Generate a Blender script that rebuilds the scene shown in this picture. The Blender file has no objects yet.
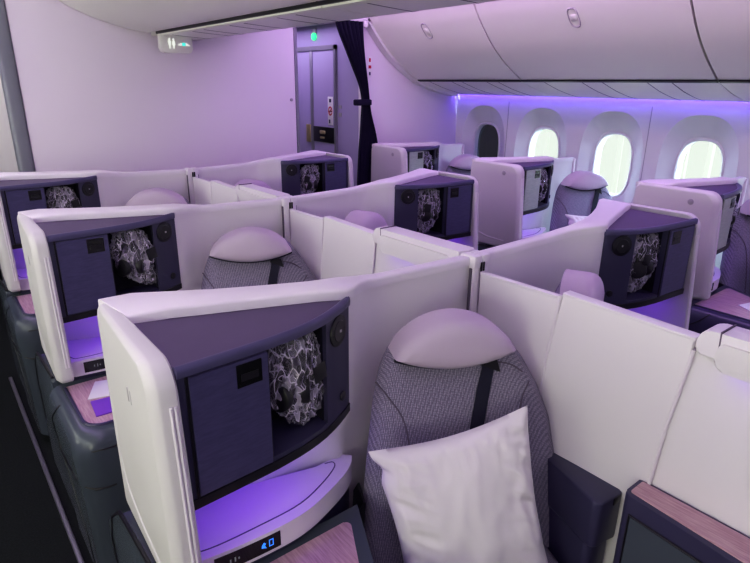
import bpy, bmesh, math, random
from mathutils import Vector, Matrix, noise

C = bpy.context.scene.collection
PI = math.pi
R = math.radians
PITCH = 1.09          # seat row pitch
WOFF = (2.53, 0.15)   # window suites: shift of the left-hand suite
random.seed(4)

# ------------------------------------------------------------------ materials
def new_mat(name):
    m = bpy.data.materials.new(name); m.use_nodes = True
    nt = m.node_tree; b = nt.nodes['Principled BSDF']
    return m, nt, b

def mat(name, col, rough=0.5, spec=0.4, metal=0.0, var=0.0, vscale=6.0, bump=0.0, bscale=60.0, coat=0.0, sheen=0.0):
    m, nt, b = new_mat(name)
    b.inputs['Base Color'].default_value = (*col, 1)
    b.inputs['Roughness'].default_value = rough
    b.inputs['Specular IOR Level'].default_value = spec
    b.inputs['Metallic'].default_value = metal
    b.inputs['Coat Weight'].default_value = coat
    b.inputs['Sheen Weight'].default_value = sheen
    tc = nt.nodes.new('ShaderNodeTexCoord')
    if var:
        n = nt.nodes.new('ShaderNodeTexNoise'); n.inputs['Scale'].default_value = vscale
        n.inputs['Detail'].default_value = 4
        mx = nt.nodes.new('ShaderNodeMix'); mx.data_type = 'RGBA'
        mx.inputs['A'].default_value = (*[c*(1-var) for c in col], 1)
        mx.inputs['B'].default_value = (*[min(1, c*(1+var)) for c in col], 1)
        nt.links.new(tc.outputs['Object'], n.inputs['Vector'])
        nt.links.new(n.outputs['Fac'], mx.inputs['Factor'])
        nt.links.new(mx.outputs['Result'], b.inputs['Base Color'])
    if bump:
        n2 = nt.nodes.new('ShaderNodeTexNoise'); n2.inputs['Scale'].default_value = bscale
        n2.inputs['Detail'].default_value = 3
        bp = nt.nodes.new('ShaderNodeBump'); bp.inputs['Strength'].default_value = bump
        bp.inputs['Distance'].default_value = 0.002
        nt.links.new(tc.outputs['Object'], n2.inputs['Vector'])
        nt.links.new(n2.outputs['Fac'], bp.inputs['Height'])
        nt.links.new(bp.outputs['Normal'], b.inputs['Normal'])
    return m

def weave_mat(name, c1, c2, scale, rough=0.85):
    m, nt, b = new_mat(name)
    tc = nt.nodes.new('ShaderNodeTexCoord')
    v = nt.nodes.new('ShaderNodeTexVoronoi'); v.inputs['Scale'].default_value = scale
    v.inputs['Randomness'].default_value = 0.25
    r = nt.nodes.new('ShaderNodeValToRGB')
    r.color_ramp.elements[0].position = 0.15; r.color_ramp.elements[0].color = (*c1, 1)
    r.color_ramp.elements[1].position = 0.6; r.color_ramp.elements[1].color = (*c2, 1)
    bp = nt.nodes.new('ShaderNodeBump'); bp.inputs['Strength'].default_value = 0.5
    bp.inputs['Distance'].default_value = 0.002; bp.invert = True
    nt.links.new(tc.outputs['Object'], v.inputs['Vector'])
    nt.links.new(v.outputs['Distance'], r.inputs['Fac'])
    nt.links.new(v.outputs['Distance'], bp.inputs['Height'])
    nt.links.new(r.outputs['Color'], b.inputs['Base Color'])
    nt.links.new(bp.outputs['Normal'], b.inputs['Normal'])
    b.inputs['Roughness'].default_value = rough
    b.inputs['Specular IOR Level'].default_value = 0.2
    return m

def streak_mat(name, c1, c2, scale, rough, axis_scale, spec=0.4, bump=0.0):
    """grain stretched along one axis (wood, brushed laminate)"""
    m, nt, b = new_mat(name)
    tc = nt.nodes.new('ShaderNodeTexCoord')
    mp = nt.nodes.new('ShaderNodeMapping'); mp.inputs['Scale'].default_value = axis_scale
    n = nt.nodes.new('ShaderNodeTexNoise'); n.inputs['Scale'].default_value = scale
    n.inputs['Detail'].default_value = 5; n.inputs['Roughness'].default_value = 0.65
    r = nt.nodes.new('ShaderNodeValToRGB')
    r.color_ramp.elements[0].position = 0.35; r.color_ramp.elements[0].color = (*c1, 1)
    r.color_ramp.elements[1].position = 0.65; r.color_ramp.elements[1].color = (*c2, 1)
    nt.links.new(tc.outputs['Object'], mp.inputs['Vector'])
    nt.links.new(mp.outputs['Vector'], n.inputs['Vector'])
    nt.links.new(n.outputs['Fac'], r.inputs['Fac'])
    nt.links.new(r.outputs['Color'], b.inputs['Base Color'])
    if bump:
        bp = nt.nodes.new('ShaderNodeBump'); bp.inputs['Strength'].default_value = bump
        bp.inputs['Distance'].default_value = 0.001
        nt.links.new(n.outputs['Fac'], bp.inputs['Height'])
        nt.links.new(bp.outputs['Normal'], b.inputs['Normal'])
    b.inputs['Roughness'].default_value = rough
    b.inputs['Specular IOR Level'].default_value = spec
    return m

def emit_mat(name, col, s):
    m, nt, b = new_mat(name)
    b.inputs['Base Color'].default_value = (*[c*0.05 for c in col], 1)
    b.inputs['Emission Color'].default_value = (*col, 1)
    b.inputs['Emission Strength'].default_value = s
    return m

def film_mat(name):
    """crumpled clear plastic: mostly see-through, white glints painted along the creases"""
    m, nt, b = new_mat(name)
    out = nt.nodes['Material Output']
    tc = nt.nodes.new('ShaderNodeTexCoord')
    ns = nt.nodes.new('ShaderNodeTexNoise'); ns.inputs['Scale'].default_value = 9
    wob = nt.nodes.new('ShaderNodeMix'); wob.data_type = 'VECTOR'; wob.inputs['Factor'].default_value = 0.06
    mp = nt.nodes.new('ShaderNodeMapping'); mp.inputs['Scale'].default_value = (1.0, 1.0, 0.32); mp.inputs['Rotation'].default_value = (0.2, 0.5, 0.3)
    ve = nt.nodes.new('ShaderNodeTexVoronoi'); ve.feature = 'DISTANCE_TO_EDGE'; ve.inputs['Scale'].default_value = 66
    vc = nt.nodes.new('ShaderNodeTexVoronoi'); vc.inputs['Scale'].default_value = 66
    nt.links.new(tc.outputs['Object'], ns.inputs['Vector'])
    nt.links.new(tc.outputs['Object'], wob.inputs[4]); nt.links.new(ns.outputs['Color'], wob.inputs[5])
    nt.links.new(wob.outputs[1], mp.inputs['Vector'])
    nt.links.new(mp.outputs['Vector'], ve.inputs['Vector']); nt.links.new(mp.outputs['Vector'], vc.inputs['Vector'])
    r = nt.nodes.new('ShaderNodeValToRGB')      # glints painted in as bright crease lines
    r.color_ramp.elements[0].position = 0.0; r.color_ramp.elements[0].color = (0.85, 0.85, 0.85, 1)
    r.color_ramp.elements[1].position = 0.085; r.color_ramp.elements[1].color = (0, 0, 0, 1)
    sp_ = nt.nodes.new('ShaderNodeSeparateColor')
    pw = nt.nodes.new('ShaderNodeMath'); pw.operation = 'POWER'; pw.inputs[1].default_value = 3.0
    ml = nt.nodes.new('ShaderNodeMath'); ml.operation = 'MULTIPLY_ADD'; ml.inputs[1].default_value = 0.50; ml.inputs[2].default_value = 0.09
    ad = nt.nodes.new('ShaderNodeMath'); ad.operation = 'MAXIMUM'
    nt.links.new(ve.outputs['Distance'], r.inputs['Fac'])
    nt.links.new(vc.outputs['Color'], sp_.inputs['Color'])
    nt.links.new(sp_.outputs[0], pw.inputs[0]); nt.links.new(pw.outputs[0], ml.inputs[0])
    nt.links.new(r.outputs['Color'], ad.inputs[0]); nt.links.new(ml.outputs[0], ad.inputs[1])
    bp = nt.nodes.new('ShaderNodeBump'); bp.inputs['Strength'].default_value = 0.8
    bp.inputs['Distance'].default_value = 0.010
    nt.links.new(vc.outputs['Distance'], bp.inputs['Height'])
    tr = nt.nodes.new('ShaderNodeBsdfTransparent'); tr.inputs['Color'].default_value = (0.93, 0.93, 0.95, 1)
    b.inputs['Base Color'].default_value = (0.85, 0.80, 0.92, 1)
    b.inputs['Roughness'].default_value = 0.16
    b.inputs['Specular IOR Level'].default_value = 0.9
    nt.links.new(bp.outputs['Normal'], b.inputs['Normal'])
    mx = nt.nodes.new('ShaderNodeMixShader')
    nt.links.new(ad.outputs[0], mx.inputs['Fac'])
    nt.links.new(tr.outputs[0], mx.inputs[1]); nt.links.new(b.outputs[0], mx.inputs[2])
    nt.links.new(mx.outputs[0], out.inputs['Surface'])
    return m

def glass_mat(name, tint):
    m, nt, b = new_mat(name)
    out = nt.nodes['Material Output']
    tr = nt.nodes.new('ShaderNodeBsdfTransparent'); tr.inputs['Color'].default_value = (*tint, 1)
    gl = nt.nodes.new('ShaderNodeBsdfGlossy'); gl.inputs['Roughness'].default_value = 0.05
    mx = nt.nodes.new('ShaderNodeMixShader'); mx.inputs['Fac'].default_value = 0.06
    nt.links.new(tr.outputs[0], mx.inputs[1]); nt.links.new(gl.outputs[0], mx.inputs[2])
    nt.links.new(mx.outputs[0], out.inputs['Surface'])
    return m

M = {}
M['shell'] = mat('shell_plastic', (0.76, 0.73, 0.75), 0.42, 0.4, var=0.02, vscale=3, bump=0.06, bscale=350)
M['shell_edge'] = mat('shell_edge_plastic', (0.78, 0.74, 0.78), 0.38, 0.4, var=0.02)
M['navy'] = mat('navy_laminate', (0.042, 0.037, 0.088), 0.38, 0.45, var=0.12, vscale=9)
M['navy_door'] = streak_mat('navy_door_laminate', (0.058, 0.050, 0.130), (0.080, 0.069, 0.168), 30, 0.36, (1, 1, 6), 0.5, 0.12)
M['glare_door'] = streak_mat('glare_door_laminate', (0.34, 0.385, 0.33), (0.42, 0.46, 0.40), 30, 0.3, (1, 1, 6), 0.5, 0.08)  # window daylight reflected on the navy doors, painted as a pale colour
M['deck_edge'] = mat('deck_edge', (0.085, 0.074, 0.160), 0.35, 0.45, var=0.08)  # lighter violet: the highlight on the rim is painted in
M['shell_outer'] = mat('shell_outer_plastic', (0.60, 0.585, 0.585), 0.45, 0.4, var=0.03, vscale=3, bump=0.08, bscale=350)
M['deck'] = mat('purple_deck', (0.118, 0.090, 0.158), 0.55, 0.3, var=0.05, vscale=20, bump=0.15, bscale=500)
M['niche'] = mat('niche_black', (0.010, 0.009, 0.018), 0.6, 0.2, var=0.2)
M['black'] = mat('black_plastic', (0.012, 0.011, 0.016), 0.35, 0.4, var=0.2)
M['gloss_black'] = mat('gloss_black', (0.008, 0.008, 0.010), 0.12, 0.5, var=0.1)
M['ledge'] = mat('ledge_plastic', (0.74, 0.70, 0.76), 0.36, 0.4, var=0.02)
M['wood'] = streak_mat('pink_wood', (0.40, 0.255, 0.285), (0.56, 0.40, 0.42), 22, 0.42, (9, 0.7, 1), 0.4, 0.05)
M['aisle_blue'] = mat('aisle_slate_blue', (0.072, 0.088, 0.112), 0.27, 0.5, var=0.12, vscale=4, bump=0.05, bscale=300)
M['rim_navy'] = mat('rim_navy', (0.045, 0.040, 0.095), 0.3, 0.5, var=0.1)
M['fabric'] = weave_mat('seat_fabric', (0.48, 0.44, 0.53), (0.20, 0.18, 0.25), 230)
M['fabric_dark'] = mat('seat_bolster_fabric', (0.13, 0.115, 0.16), 0.85, 0.2, var=0.15, vscale=90, bump=0.4, bscale=500)
M['headrest'] = mat('headrest_leather', (0.53, 0.46, 0.54), 0.6, 0.3, var=0.04, vscale=8, bump=0.15, bscale=420)
M['belt'] = mat('belt_webbing', (0.018, 0.017, 0.040), 0.6, 0.3, var=0.2, vscale=120, bump=0.4, bscale=600)
M['pillow'] = mat('pillow_cotton', (0.80, 0.76, 0.79), 0.8, 0.2, var=0.02, vscale=8, bump=0.1, bscale=900, sheen=0.2)
M['paper'] = mat('white_paper', (0.80, 0.78, 0.80), 0.6, 0.3, var=0.03)
M['purple_paper'] = mat('purple_leaflet', (0.24, 0.085, 0.55), 0.4, 0.4, var=0.08, vscale=30)
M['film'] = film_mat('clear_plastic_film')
M['bulk'] = mat('bulkhead_laminate', (0.78, 0.71, 0.80), 0.55, 0.3, var=0.02, vscale=2)
M['side'] = mat('sidewall_plastic', (0.72, 0.70, 0.75), 0.5, 0.35, var=0.02, vscale=2)
M['reveal'] = mat('window_reveal', (0.70, 0.69, 0.72), 0.5, 0.3, var=0.02)
M['bin'] = mat('bin_plastic', (0.84, 0.82, 0.79), 0.42, 0.4, var=0.02, vscale=2)
M['bin_under'] = mat('service_panel_plastic', (0.80, 0.78, 0.76), 0.42, 0.4, var=0.03, vscale=4)
M['rail'] = mat('rail_cream', (0.80, 0.80, 0.72), 0.4, 0.4, var=0.03)
M['greytrim'] = mat('grey_trim', (0.23, 0.24, 0.27), 0.35, 0.5, var=0.05)
M['dooredge'] = mat('door_edge_metal', (0.30, 0.29, 0.33), 0.35, 0.5, metal=0.3, var=0.05)
M['lavdoor'] = mat('lavatory_door', (0.42, 0.36, 0.56), 0.5, 0.35, var=0.03)
M['curtain'] = mat('navy_curtain', (0.014, 0.010, 0.036), 0.8, 0.15, var=0.3, vscale=40, bump=0.3, bscale=300)
M['carpet'] = mat('charcoal_carpet', (0.017, 0.020, 0.021), 0.95, 0.1, var=0.6, vscale=140, bump=0.8, bscale=260)
M['strip'] = mat('floor_strip_metal', (0.24, 0.23, 0.28), 0.35, 0.5, metal=0.4, var=0.05)
M['dark_wall'] = mat('dark_galley', (0.012, 0.012, 0.018), 0.7, 0.2, var=0.2)
M['red'] = mat('placard_red', (0.55, 0.03, 0.06), 0.5, 0.3, var=0.05)
M['brass'] = mat('latch_brass', (0.55, 0.47, 0.26), 0.35, 0.5, metal=0.5, var=0.08)
M['seam'] = mat('seam_dark', (0.16, 0.13, 0.18), 0.7, 0.2, var=0.1)  # dark tone for joints, grooves and stitching
M['grey_mark'] = mat('grey_mark', (0.42, 0.40, 0.42), 0.5, 0.3, var=0.05)
M['glass'] = glass_mat('cabin_window_glass', (0.97, 1.0, 0.97))
M['shade_glass'] = glass_mat('dimmed_window_glass', (0.02, 0.02, 0.028))
M['green_led'] = emit_mat('green_led', (0.03, 1.0, 0.22), 3.0)
M['blue_led'] = emit_mat('blue_icon', (0.05, 0.25, 1.0), 1.5)
M['white_led'] = emit_mat('white_icon', (0.9, 0.95, 0.85), 1.2)
M['dim_led'] = emit_mat('dim_icon', (0.6, 0.6, 0.65), 0.25)
M['cyan_led'] = emit_mat('cyan_icon', (0.1, 0.9, 0.8), 1.3)
M['violet_strip'] = emit_mat('violet_led_strip', (0.36, 0.12, 1.0), 3.0)
M['hall'] = emit_mat('outside_wall_glow', (0.87, 0.93, 0.86), 1.15)  # daylight on the building given as emission
M['apron'] = emit_mat('outside_apron_glow', (0.90, 0.95, 0.90), 1.3)  # daylit ground, also made to glow by itself

# ------------------------------------------------------------------ mesh helpers
MIRROR = [False]

def finish(bm, sharp=38):
    bmesh.ops.recalc_face_normals(bm, faces=bm.faces)
    bm.normal_update()
    for f in bm.faces: f.smooth = True
    for e in bm.edges:
        if len(e.link_faces) == 2:
            try: a = e.calc_face_angle()
            except ValueError: a = 0
            e.smooth = a < R(sharp)

def part(name, bm, m, parent=None, base=None, sharp=38, recalc=True):
    """link a bmesh (in row-A world coordinates) as ONE mesh object below parent"""
    if MIRROR[0]:
        for v in bm.verts: v.co.x = -v.co.x
        bmesh.ops.reverse_faces(bm, faces=bm.faces)
    if recalc: finish(bm, sharp)
    off = Vector((0, 0, 0))
    if parent is not None: off = Vector(parent['_base'])
    elif base is not None: off = Vector(base)
    for v in bm.verts: v.co -= off
    me = bpy.data.meshes.new(name); bm.to_mesh(me); bm.free()
    me.materials.append(M[m] if isinstance(m, str) else m)
    o = bpy.data.objects.new(name, me); C.objects.link(o)
    if parent is not None:
        if parent.type == 'MESH': pass
        o.parent = parent
    else: o.location = off
    o['_base'] = tuple(off)
    return o

def tag(o, label, cat, group=None):
    o['label'] = label; o['category'] = cat
    if group: o['group'] = group
    return o

def thing(name, base, label=None, cat=None, group=None):
    b = Vector(base)
    if MIRROR[0]: b.x = -b.x
    o = bpy.data.objects.new(name, None); C.objects.link(o)
    o.empty_display_size = 0.05
    o.location = b; o['_base'] = tuple(b)
    if label: tag(o, label, cat, group)
    return o

def struct(name, bm, m, parent=None, **k):
    o = part(name, bm, m, parent, **k)
    if parent is None: o['kind'] = 'structure'
    return o

def copy_tree(o, dx=0, dy=0, label=None, parent=None):
    c = o.copy(); C.objects.link(c)
    if parent is not None: c.parent = parent
    else: c.location = o.location + Vector((dx, dy, 0))
    if label: c['label'] = label
    for ch in list(o.children): copy_tree(ch, parent=c)
    return c

def bevel(bm, edges, w, seg=2):
    edges = [e for e in edges if e.is_valid]
    if edges and w > 0:
        bmesh.ops.bevel(bm, geom=edges, offset=w, segments=seg, affect='EDGES', profile=0.5, clamp_overlap=True)

def box(bm, x0, x1, y0, y1, z0, z1, bw=0.0, seg=2, mtx=None):
    t = bmesh.new()
    vs = [t.verts.new((x, y, z)) for x in (x0, x1) for y in (y0, y1) for z in (z0, z1)]
    for f in ((0, 1, 3, 2), (4, 6, 7, 5), (0, 4, 5, 1), (2, 3, 7, 6), (0, 2, 6, 4), (1, 5, 7, 3)):
        t.faces.new([vs[i] for i in f])
    bevel(t, list(t.edges), bw, seg)
    merge(bm, t, mtx)

def merge(bm, t, mtx=None):
    if mtx is not None: bmesh.ops.transform(t, matrix=mtx, verts=t.verts)
    bmesh.ops.recalc_face_normals(t, faces=t.faces)
    mp = {v: bm.verts.new(v.co) for v in t.verts}
    for f in t.faces:
        try: bm.faces.new([mp[v] for v in f.verts])
        except ValueError: pass
    t.free()

def loft(bm, rings, cap=True, closed=True):
    """rings: equal-length lists of points"""
    vr = [[bm.verts.new(p) for p in r] for r in rings]
    n = len(rings[0])
    for a, b in zip(vr, vr[1:]):
        for i in range(n if closed else n-1):
            j = (i+1) % n
            try: bm.faces.new((a[i], a[j], b[j], b[i]))
            except ValueError: pass
    if cap:
        bm.faces.new(vr[0]); bm.faces.new(list(reversed(vr[-1])))
    return vr

def prism(bm, poly, z0, z1, bw=0.0, seg=2, top_only=False):
    """poly: (x,y) outline; z0,z1 numbers or per-vertex lists"""
    t = bmesh.new(); n = len(poly)
    lo = z0 if isinstance(z0, (list, tuple)) else [z0]*n
    hi = z1 if isinstance(z1, (list, tuple)) else [z1]*n
    vr = loft(t, [[(p[0], p[1], lo[i]) for i, p in enumerate(poly)], [(p[0], p[1], hi[i]) for i, p in enumerate(poly)]])
    if bw:
        top = set(vr[1]); bot = set(vr[0])
        es = [e for e in t.edges if (e.verts[0] in top and e.verts[1] in top) or
              (not top_only and e.verts[0] in bot and e.verts[1] in bot)]
        bevel(t, es, bw, seg)
    merge(bm, t)

def yz_slab(bm, poly, x0, x1, bw=0.0, seg=3):
    """poly: (y,z) outline extruded along x; x0,x1 may be functions of (y,z)"""
    t = bmesh.new()
    fx0 = x0 if callable(x0) else (lambda y, z: x0)
    fx1 = x1 if callable(x1) else (lambda y, z: x1)
    vr = loft(t, [[(fx0(*p), p[0], p[1]) for p in poly], [(fx1(*p), p[0], p[1]) for p in poly]])
    if bw:
        s0 = set(vr[0]); s1 = set(vr[1])
        es = [e for e in t.edges if (e.verts[0] in s0) == (e.verts[1] in s0)]
        bevel(t, es, bw, seg)
    merge(bm, t)

def round_poly(pts, rad, seg=6):
    """fillet each corner of a 2D polygon; rad is a number or per-corner list"""
    out = []; n = len(pts)
    for i in range(n):
        r = rad[i] if isinstance(rad, (list, tuple)) else rad
        p = Vector(pts[i]); a = Vector(pts[i-1]); b = Vector(pts[(i+1) % n])
        if r <= 0: out.append(tuple(p)); continue
        da = (a-p); db = (b-p); la = da.length; lb = db.length
        da.normalize(); db.normalize()
        ang = da.angle(db)
        d = min(r/math.tan(ang/2), la*0.49, lb*0.49)
        rr = d*math.tan(ang/2)
        c = p + (da+db).normalized()*(rr/math.sin(ang/2))
        s = p+da*d-c; e = p+db*d-c
        a0 = math.atan2(s.y, s.x); a1 = math.atan2(e.y, e.x)
        while a1-a0 > PI: a1 -= 2*PI
        while a1-a0 < -PI: a1 += 2*PI
        for k in range(seg+1):
            t = a0+(a1-a0)*k/seg
            out.append((c.x+rr*math.cos(t), c.y+rr*math.sin(t)))
    return out

def tube(bm, pts, r, seg=8, flat=None):
    pts = [Vector(p) for p in pts]; rings = []
    prev = None
    for i, p in enumerate(pts):
        d = (pts[min(i+1, len(pts)-1)]-pts[max(i-1, 0)]).normalized()
        up = Vector((0, 0, 1)) if abs(d.z) < 0.9 else Vector((1, 0, 0))
        if prev is not None: up = prev
        u = d.cross(up).normalized(); v = u.cross(d).normalized(); prev = v
        rings.append([p+u*r*math.cos(2*PI*k/seg)+v*r*math.sin(2*PI*k/seg) for k in range(seg)])
    t = bmesh.new(); loft(t, rings); merge(bm, t)

def smooth_path(pts, n=8):
    """Catmull-Rom through 2D/3D points"""
    P = [Vector(p) for p in pts]; out = []
    for i in range(len(P)-1):
        a = P[max(i-1, 0)]; b = P[i]; c = P[i+1]; d = P[min(i+2, len(P)-1)]
        for k in range(n):
            t = k/n
            out.append(0.5*((2*b)+(c-a)*t+(2*a-5*b+4*c-d)*t*t+(3*b-a-3*c+d)*t**3))
    out.append(P[-1]); return out

def cyl(bm, c, axis, r, h, seg=24, r2=None, bw=0.0):
    axis = Vector(axis).normalized()
    t = bmesh.new()
    bmesh.ops.create_cone(t, cap_ends=True, segments=seg, radius1=r, radius2=r if r2 is None else r2, depth=h)
    if bw: bevel(t, [e for e in t.edges if len(e.link_faces) == 2 and e.calc_face_angle() > 0.9], bw)
    q = Vector((0, 0, 1)).rotation_difference(axis).to_matrix().to_4x4()
    merge(bm, t, Matrix.Translation(Vector(c)) @ q)

# ------------------------------------------------------------------ seat shell (privacy shell around one seat)
BAND_F = [(-0.965, 1.132), (-0.891, 1.110), (-0.807, 1.081), (-0.740, 1.058), (-0.593, 1.008), (-0.534, 0.981)]
BAND_B = [(-0.985, 1.262), (-0.925, 1.240), (-0.771, 1.158), (-0.660, 1.110), (-0.575, 1.078), (-0.500, 1.060)]
CAB_F = [(-0.963, 0.872), (-0.881, 0.877), (-0.779, 0.884), (-0.707, 0.895), (-0.650, 0.911), (-0.597, 0.935), (-0.545, 0.966), (-0.531, 0.976)]

def cab_y(x):
    P = CAB_F
    for (x0, y0), (x1, y1) in zip(P, P[1:]):
        if x0 <= x <= x1: return y0+(y1-y0)*(x-x0)/(x1-x0)
    return P[0][1] if x < P[0][0] else P[-1][1]

def seat_shell(wing_end, label, placard='bars', post=True):
    t = thing('seat_shell', (-0.75, 1.05, 0), label, 'seat shell')
    # aisle side panel: rounded front top corner, front edge raking forward to the bottom
    def outline(dy, dz):
        return round_poly([(1.272, 0.648+dz), (0.832+dy, 0.690+dz), (0.848+dy, 0.915), (0.868+dy, 1.190-dz), (1.262, 1.188-dz)], [0.012, 0.02, 0.3, 0.055, 0.035], 8)
    bm = bmesh.new(); tt = bmesh.new(); rings = []
    for dy, dz, x, k in ((0.026, 0.014, -1.013, 1), (0.020, 0.009, -1.012, 1), (0.003, 0.001, -1.000, 0.6), (0.0, 0.0, -0.994, 0.4), (0.0, 0.0, -0.968, 0), (0.003, 0.003, -0.964, 0)):
        rings.append([(x+0.05*k*(q[0]-0.86), q[0], q[1]) for q in outline(dy, dz)])
    loft(tt, rings); merge(bm, tt)
    # embossed sweep low on the outer face
    sw = smooth_path([(-1.0, 1.250, 0.97), (-1.0, 1.247, 0.90), (-1.0, 1.240, 0.83), (-1.0, 1.205, 0.760), (-1.0, 1.11, 0.727), (-1.0, 1.00, 0.722), (-1.0, 0.945, 0.722)], 6)
    tube(bm, [(-1.013+0.0038+0.05*(p.y-0.86), p.y, p.z) for p in sw], 0.006, 8)
    part('side_panel', bm, 'shell_outer', t, sharp=33)
    # twin chrome-like beads down the inner front edge of the side panel
    for k in (0, 1):
        bm = bmesh.new()
        tube(bm, [(-0.981+0.008*k, 0.8615, 1.115), (-0.981+0.008*k, 0.8475, 0.915), (-0.981+0.008*k, 0.8355, 0.745)], 0.0028, 6)
        part('edge_bead', bm, 'shell_edge', t)
    # back wall: thick wedge behind the cabinet, S-bend, then thin wing
    SF = [(-0.534, 0.979), (-0.500, 0.996), (-0.462, 1.024), (-0.425, 1.046), (-0.385, 1.058), (-0.33, 1.064), (-0.2, 1.066), (wing_end, 1.070)]
    SB = [(-0.500, 1.060), (-0.470, 1.062), (-0.44, 1.070), (-0.41, 1.082), (-0.375, 1.090), (-0.33, 1.094), (-0.2, 1.096), (wing_end, 1.100)]
    F = BAND_F[:-1]+SF; B = BAND_B[:-1]+SB
    def ztop(p): 
        x = p[0]
        if x < -0.94: return 1.190
        if x < -0.53: return 1.197
        if x < -0.37: return 1.197-(x+0.53)/0.16*0.027
        return 1.170-(x+0.37)/0.37*0.010
    poly = F+list(reversed(B))
    bm = bmesh.new()
    low = [(x, min(y+0.040, 1.042)) if (-0.60 < x < -0.40 and i < len(F)) else (x, y) for i, (x, y) in enumerate(poly)]
    tt = bmesh.new()
    loft(tt, [[(*q, 0.30) for q in low], [(*q, 0.80) for q in low], [(*q, 0.892) for q in poly], [(q[0], q[1], ztop(q)-0.012) for q in poly]])
    merge(bm, tt)
    part('back_wall', bm, 'shell', t, sharp=50)
    # rounded coping on top of the back wall
    bm = bmesh.new()
    tt = bmesh.new()
    n = len(F); rings = []
    for i in range(n):
        f = Vector((*F[i], 0)); b = Vector((*B[i], 0)); z = ztop(F[i])
        d = (b-f).normalized(); e = 0.005
        f2 = f-d*e; b2 = b+d*e
        h = 0.024; r = 0.007
        rings.append([f2+Vector((0, 0, z-h)), f2+Vector((0, 0, z-r)), f2+d*r*0.3+Vector((0, 0, z-r*0.3)), f2+d*r+Vector((0, 0, z)),
                      b2-d*r+Vector((0, 0, z)), b2-d*r*0.3+Vector((0, 0, z-r*0.3)), b2+Vector((0, 0, z-r)), b2+Vector((0, 0, z-h))])
    loft(tt, rings); merge(bm, tt)
    part('top_coping', bm, 'shell_edge', t, sharp=60)
    if post:
        bm = bmesh.new()
        box(bm, -0.030, -0.004, 1.050, 1.085, 0.30, 1.150, 0.004)
        box(bm, -0.034, 0.0, 1.046, 1.106, 1.128, 1.166, 0.006)
        part('end_post', bm, 'shell_edge', t)
        bm = bmesh.new()
        box(bm, -0.0345, -0.0305, 1.058, 1.066, 0.40, 1.128)
        part('post_gap', bm, 'seam', t)
        bm = bmesh.new(); box(bm, -0.009, -0.001, 1.0435, 1.047, 1.118, 1.146, 0.002, 1); part('post_slot', bm, 'black', t)
    else:
        bm = bmesh.new()
        box(bm, wing_end-0.004, wing_end+0.014, 1.055, 1.110, 0.30, 1.158, 0.006)
        part('end_post', bm, 'shell_edge', t)
    # ledge below the cabinet
    lip = smooth_path([(-0.958, 0.916), (-0.863, 0.904), (-0.757, 0.900), (-0.690, 0.908), (-0.624, 0.930), (-0.560, 0.958), (-0.520, 0.985), (-0.498, 1.012)], 5)
    lip = [(p.x, p.y) for p in lip]
    back = [(-0.520, 1.035), (-0.60, 1.02), (-0.80, 1.075), (-0.963, 1.125)]
    bm = bmesh.new()
    prism(bm, lip+back, 0.668, 0.725, 0.010, 3)
    lg = part('ledge', bm, 'ledge', t, sharp=50)
    # recessed tray line on the ledge
    g = smooth_path([(-0.955, 1.04), (-0.945, 0.955), (-0.915, 0.934), (-0.80, 0.930), (-0.70, 0.935), (-0.62, 0.964), (-0.565, 0.995), (-0.555, 1.015), (-0.575, 1.022)], 6)
    bm = bmesh.new()
    tube(bm, [(p.x, p.y, 0.7250) for p in g], 0.0016, 5)
    part('tray_groove', bm, 'seam', lg)
    # glossy control panel on the lip of the ledge
    def strip(x0, x1, z0, z1, off, nn=8):
        q = bmesh.new(); a = []; b = []
        for i in range(nn+1):
            x = x0+(x1-x0)*i/nn
            y = lipy(x)-off
            a.append(q.verts.new((x, y, z0))); b.append(q.verts.new((x, y, z1)))
        for i in range(nn): q.faces.new((a[i], a[i+1], b[i+1], b[i]))
        return q
    def lipy(x):
        for (x0, y0), (x1, y1) in zip(lip, lip[1:]):
            if x0 <= x <= x1: return y0+(y1-y0)*(x-x0)/(x1-x0)
        return lip[0][1]
    bm = bmesh.new()
    q = strip(-0.918, -0.772, 0.677, 0.716, 0.0012)
    r_ = bmesh.ops.extrude_face_region(q, geom=list(q.faces))
    for v in [e for e in r_['geom'] if isinstance(e, bmesh.types.BMVert)]: v.co.y += 0.004
    merge(bm, q)
    cp = part('control_panel', bm, 'gloss_black', lg)
    bm = bmesh.new()
    for x, pts in ((-0.812, [(0, 0.009), (0.005, 0.004), (0.002, 0.0), (0.006, -0.009), (-0.002, -0.005), (-0.006, -0.004), (-0.005, 0.003)]),):
        f = [bm.verts.new((x+a, lipy(x+a)-0.0022, 0.697+b)) for a, b in pts]; bm.faces.new(f)
    x = -0.795
    ring = []
    for w, h in ((0.0055, 0.009), (0.0032, 0.0065)):
        ring.append([(x-w, h), (x+w, h), (x+w, -h), (x-w, -h)])
    for i in range(4):
        j = (i+1) % 4
        q = [ring[0][i], ring[0][j], ring[1][j], ring[1][i]]
        bm.faces.new([bm.verts.new((a, lipy(a)-0.0022, 0.698+b)) for a, b in q])
    part('lit_icon', bm, 'blue_led', cp, recalc=False)
    bm = bmesh.new()
    for xx, h in ((-0.886, 0.004), (-0.876, 0.006), (-0.868, 0.003)):
        f = [(xx-0.0016, -h), (xx+0.0016, -h), (xx+0.0016, h), (xx-0.0016, h)]
        bm.faces.new([bm.verts.new((a, lipy(a)-0.0022, 0.697+b)) for a, b in f])
    part('dim_icon', bm, 'dim_led', cp, recalc=False)
    # dark fascia under the ledge, and slate base under the side panel
    bm = bmesh.new()
    prism(bm, [(p[0], p[1]+0.012) for p in lip]+back, 0.30, 0.668)
    part('fascia', bm, 'rim_navy', t)
    bm = bmesh.new()
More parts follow.
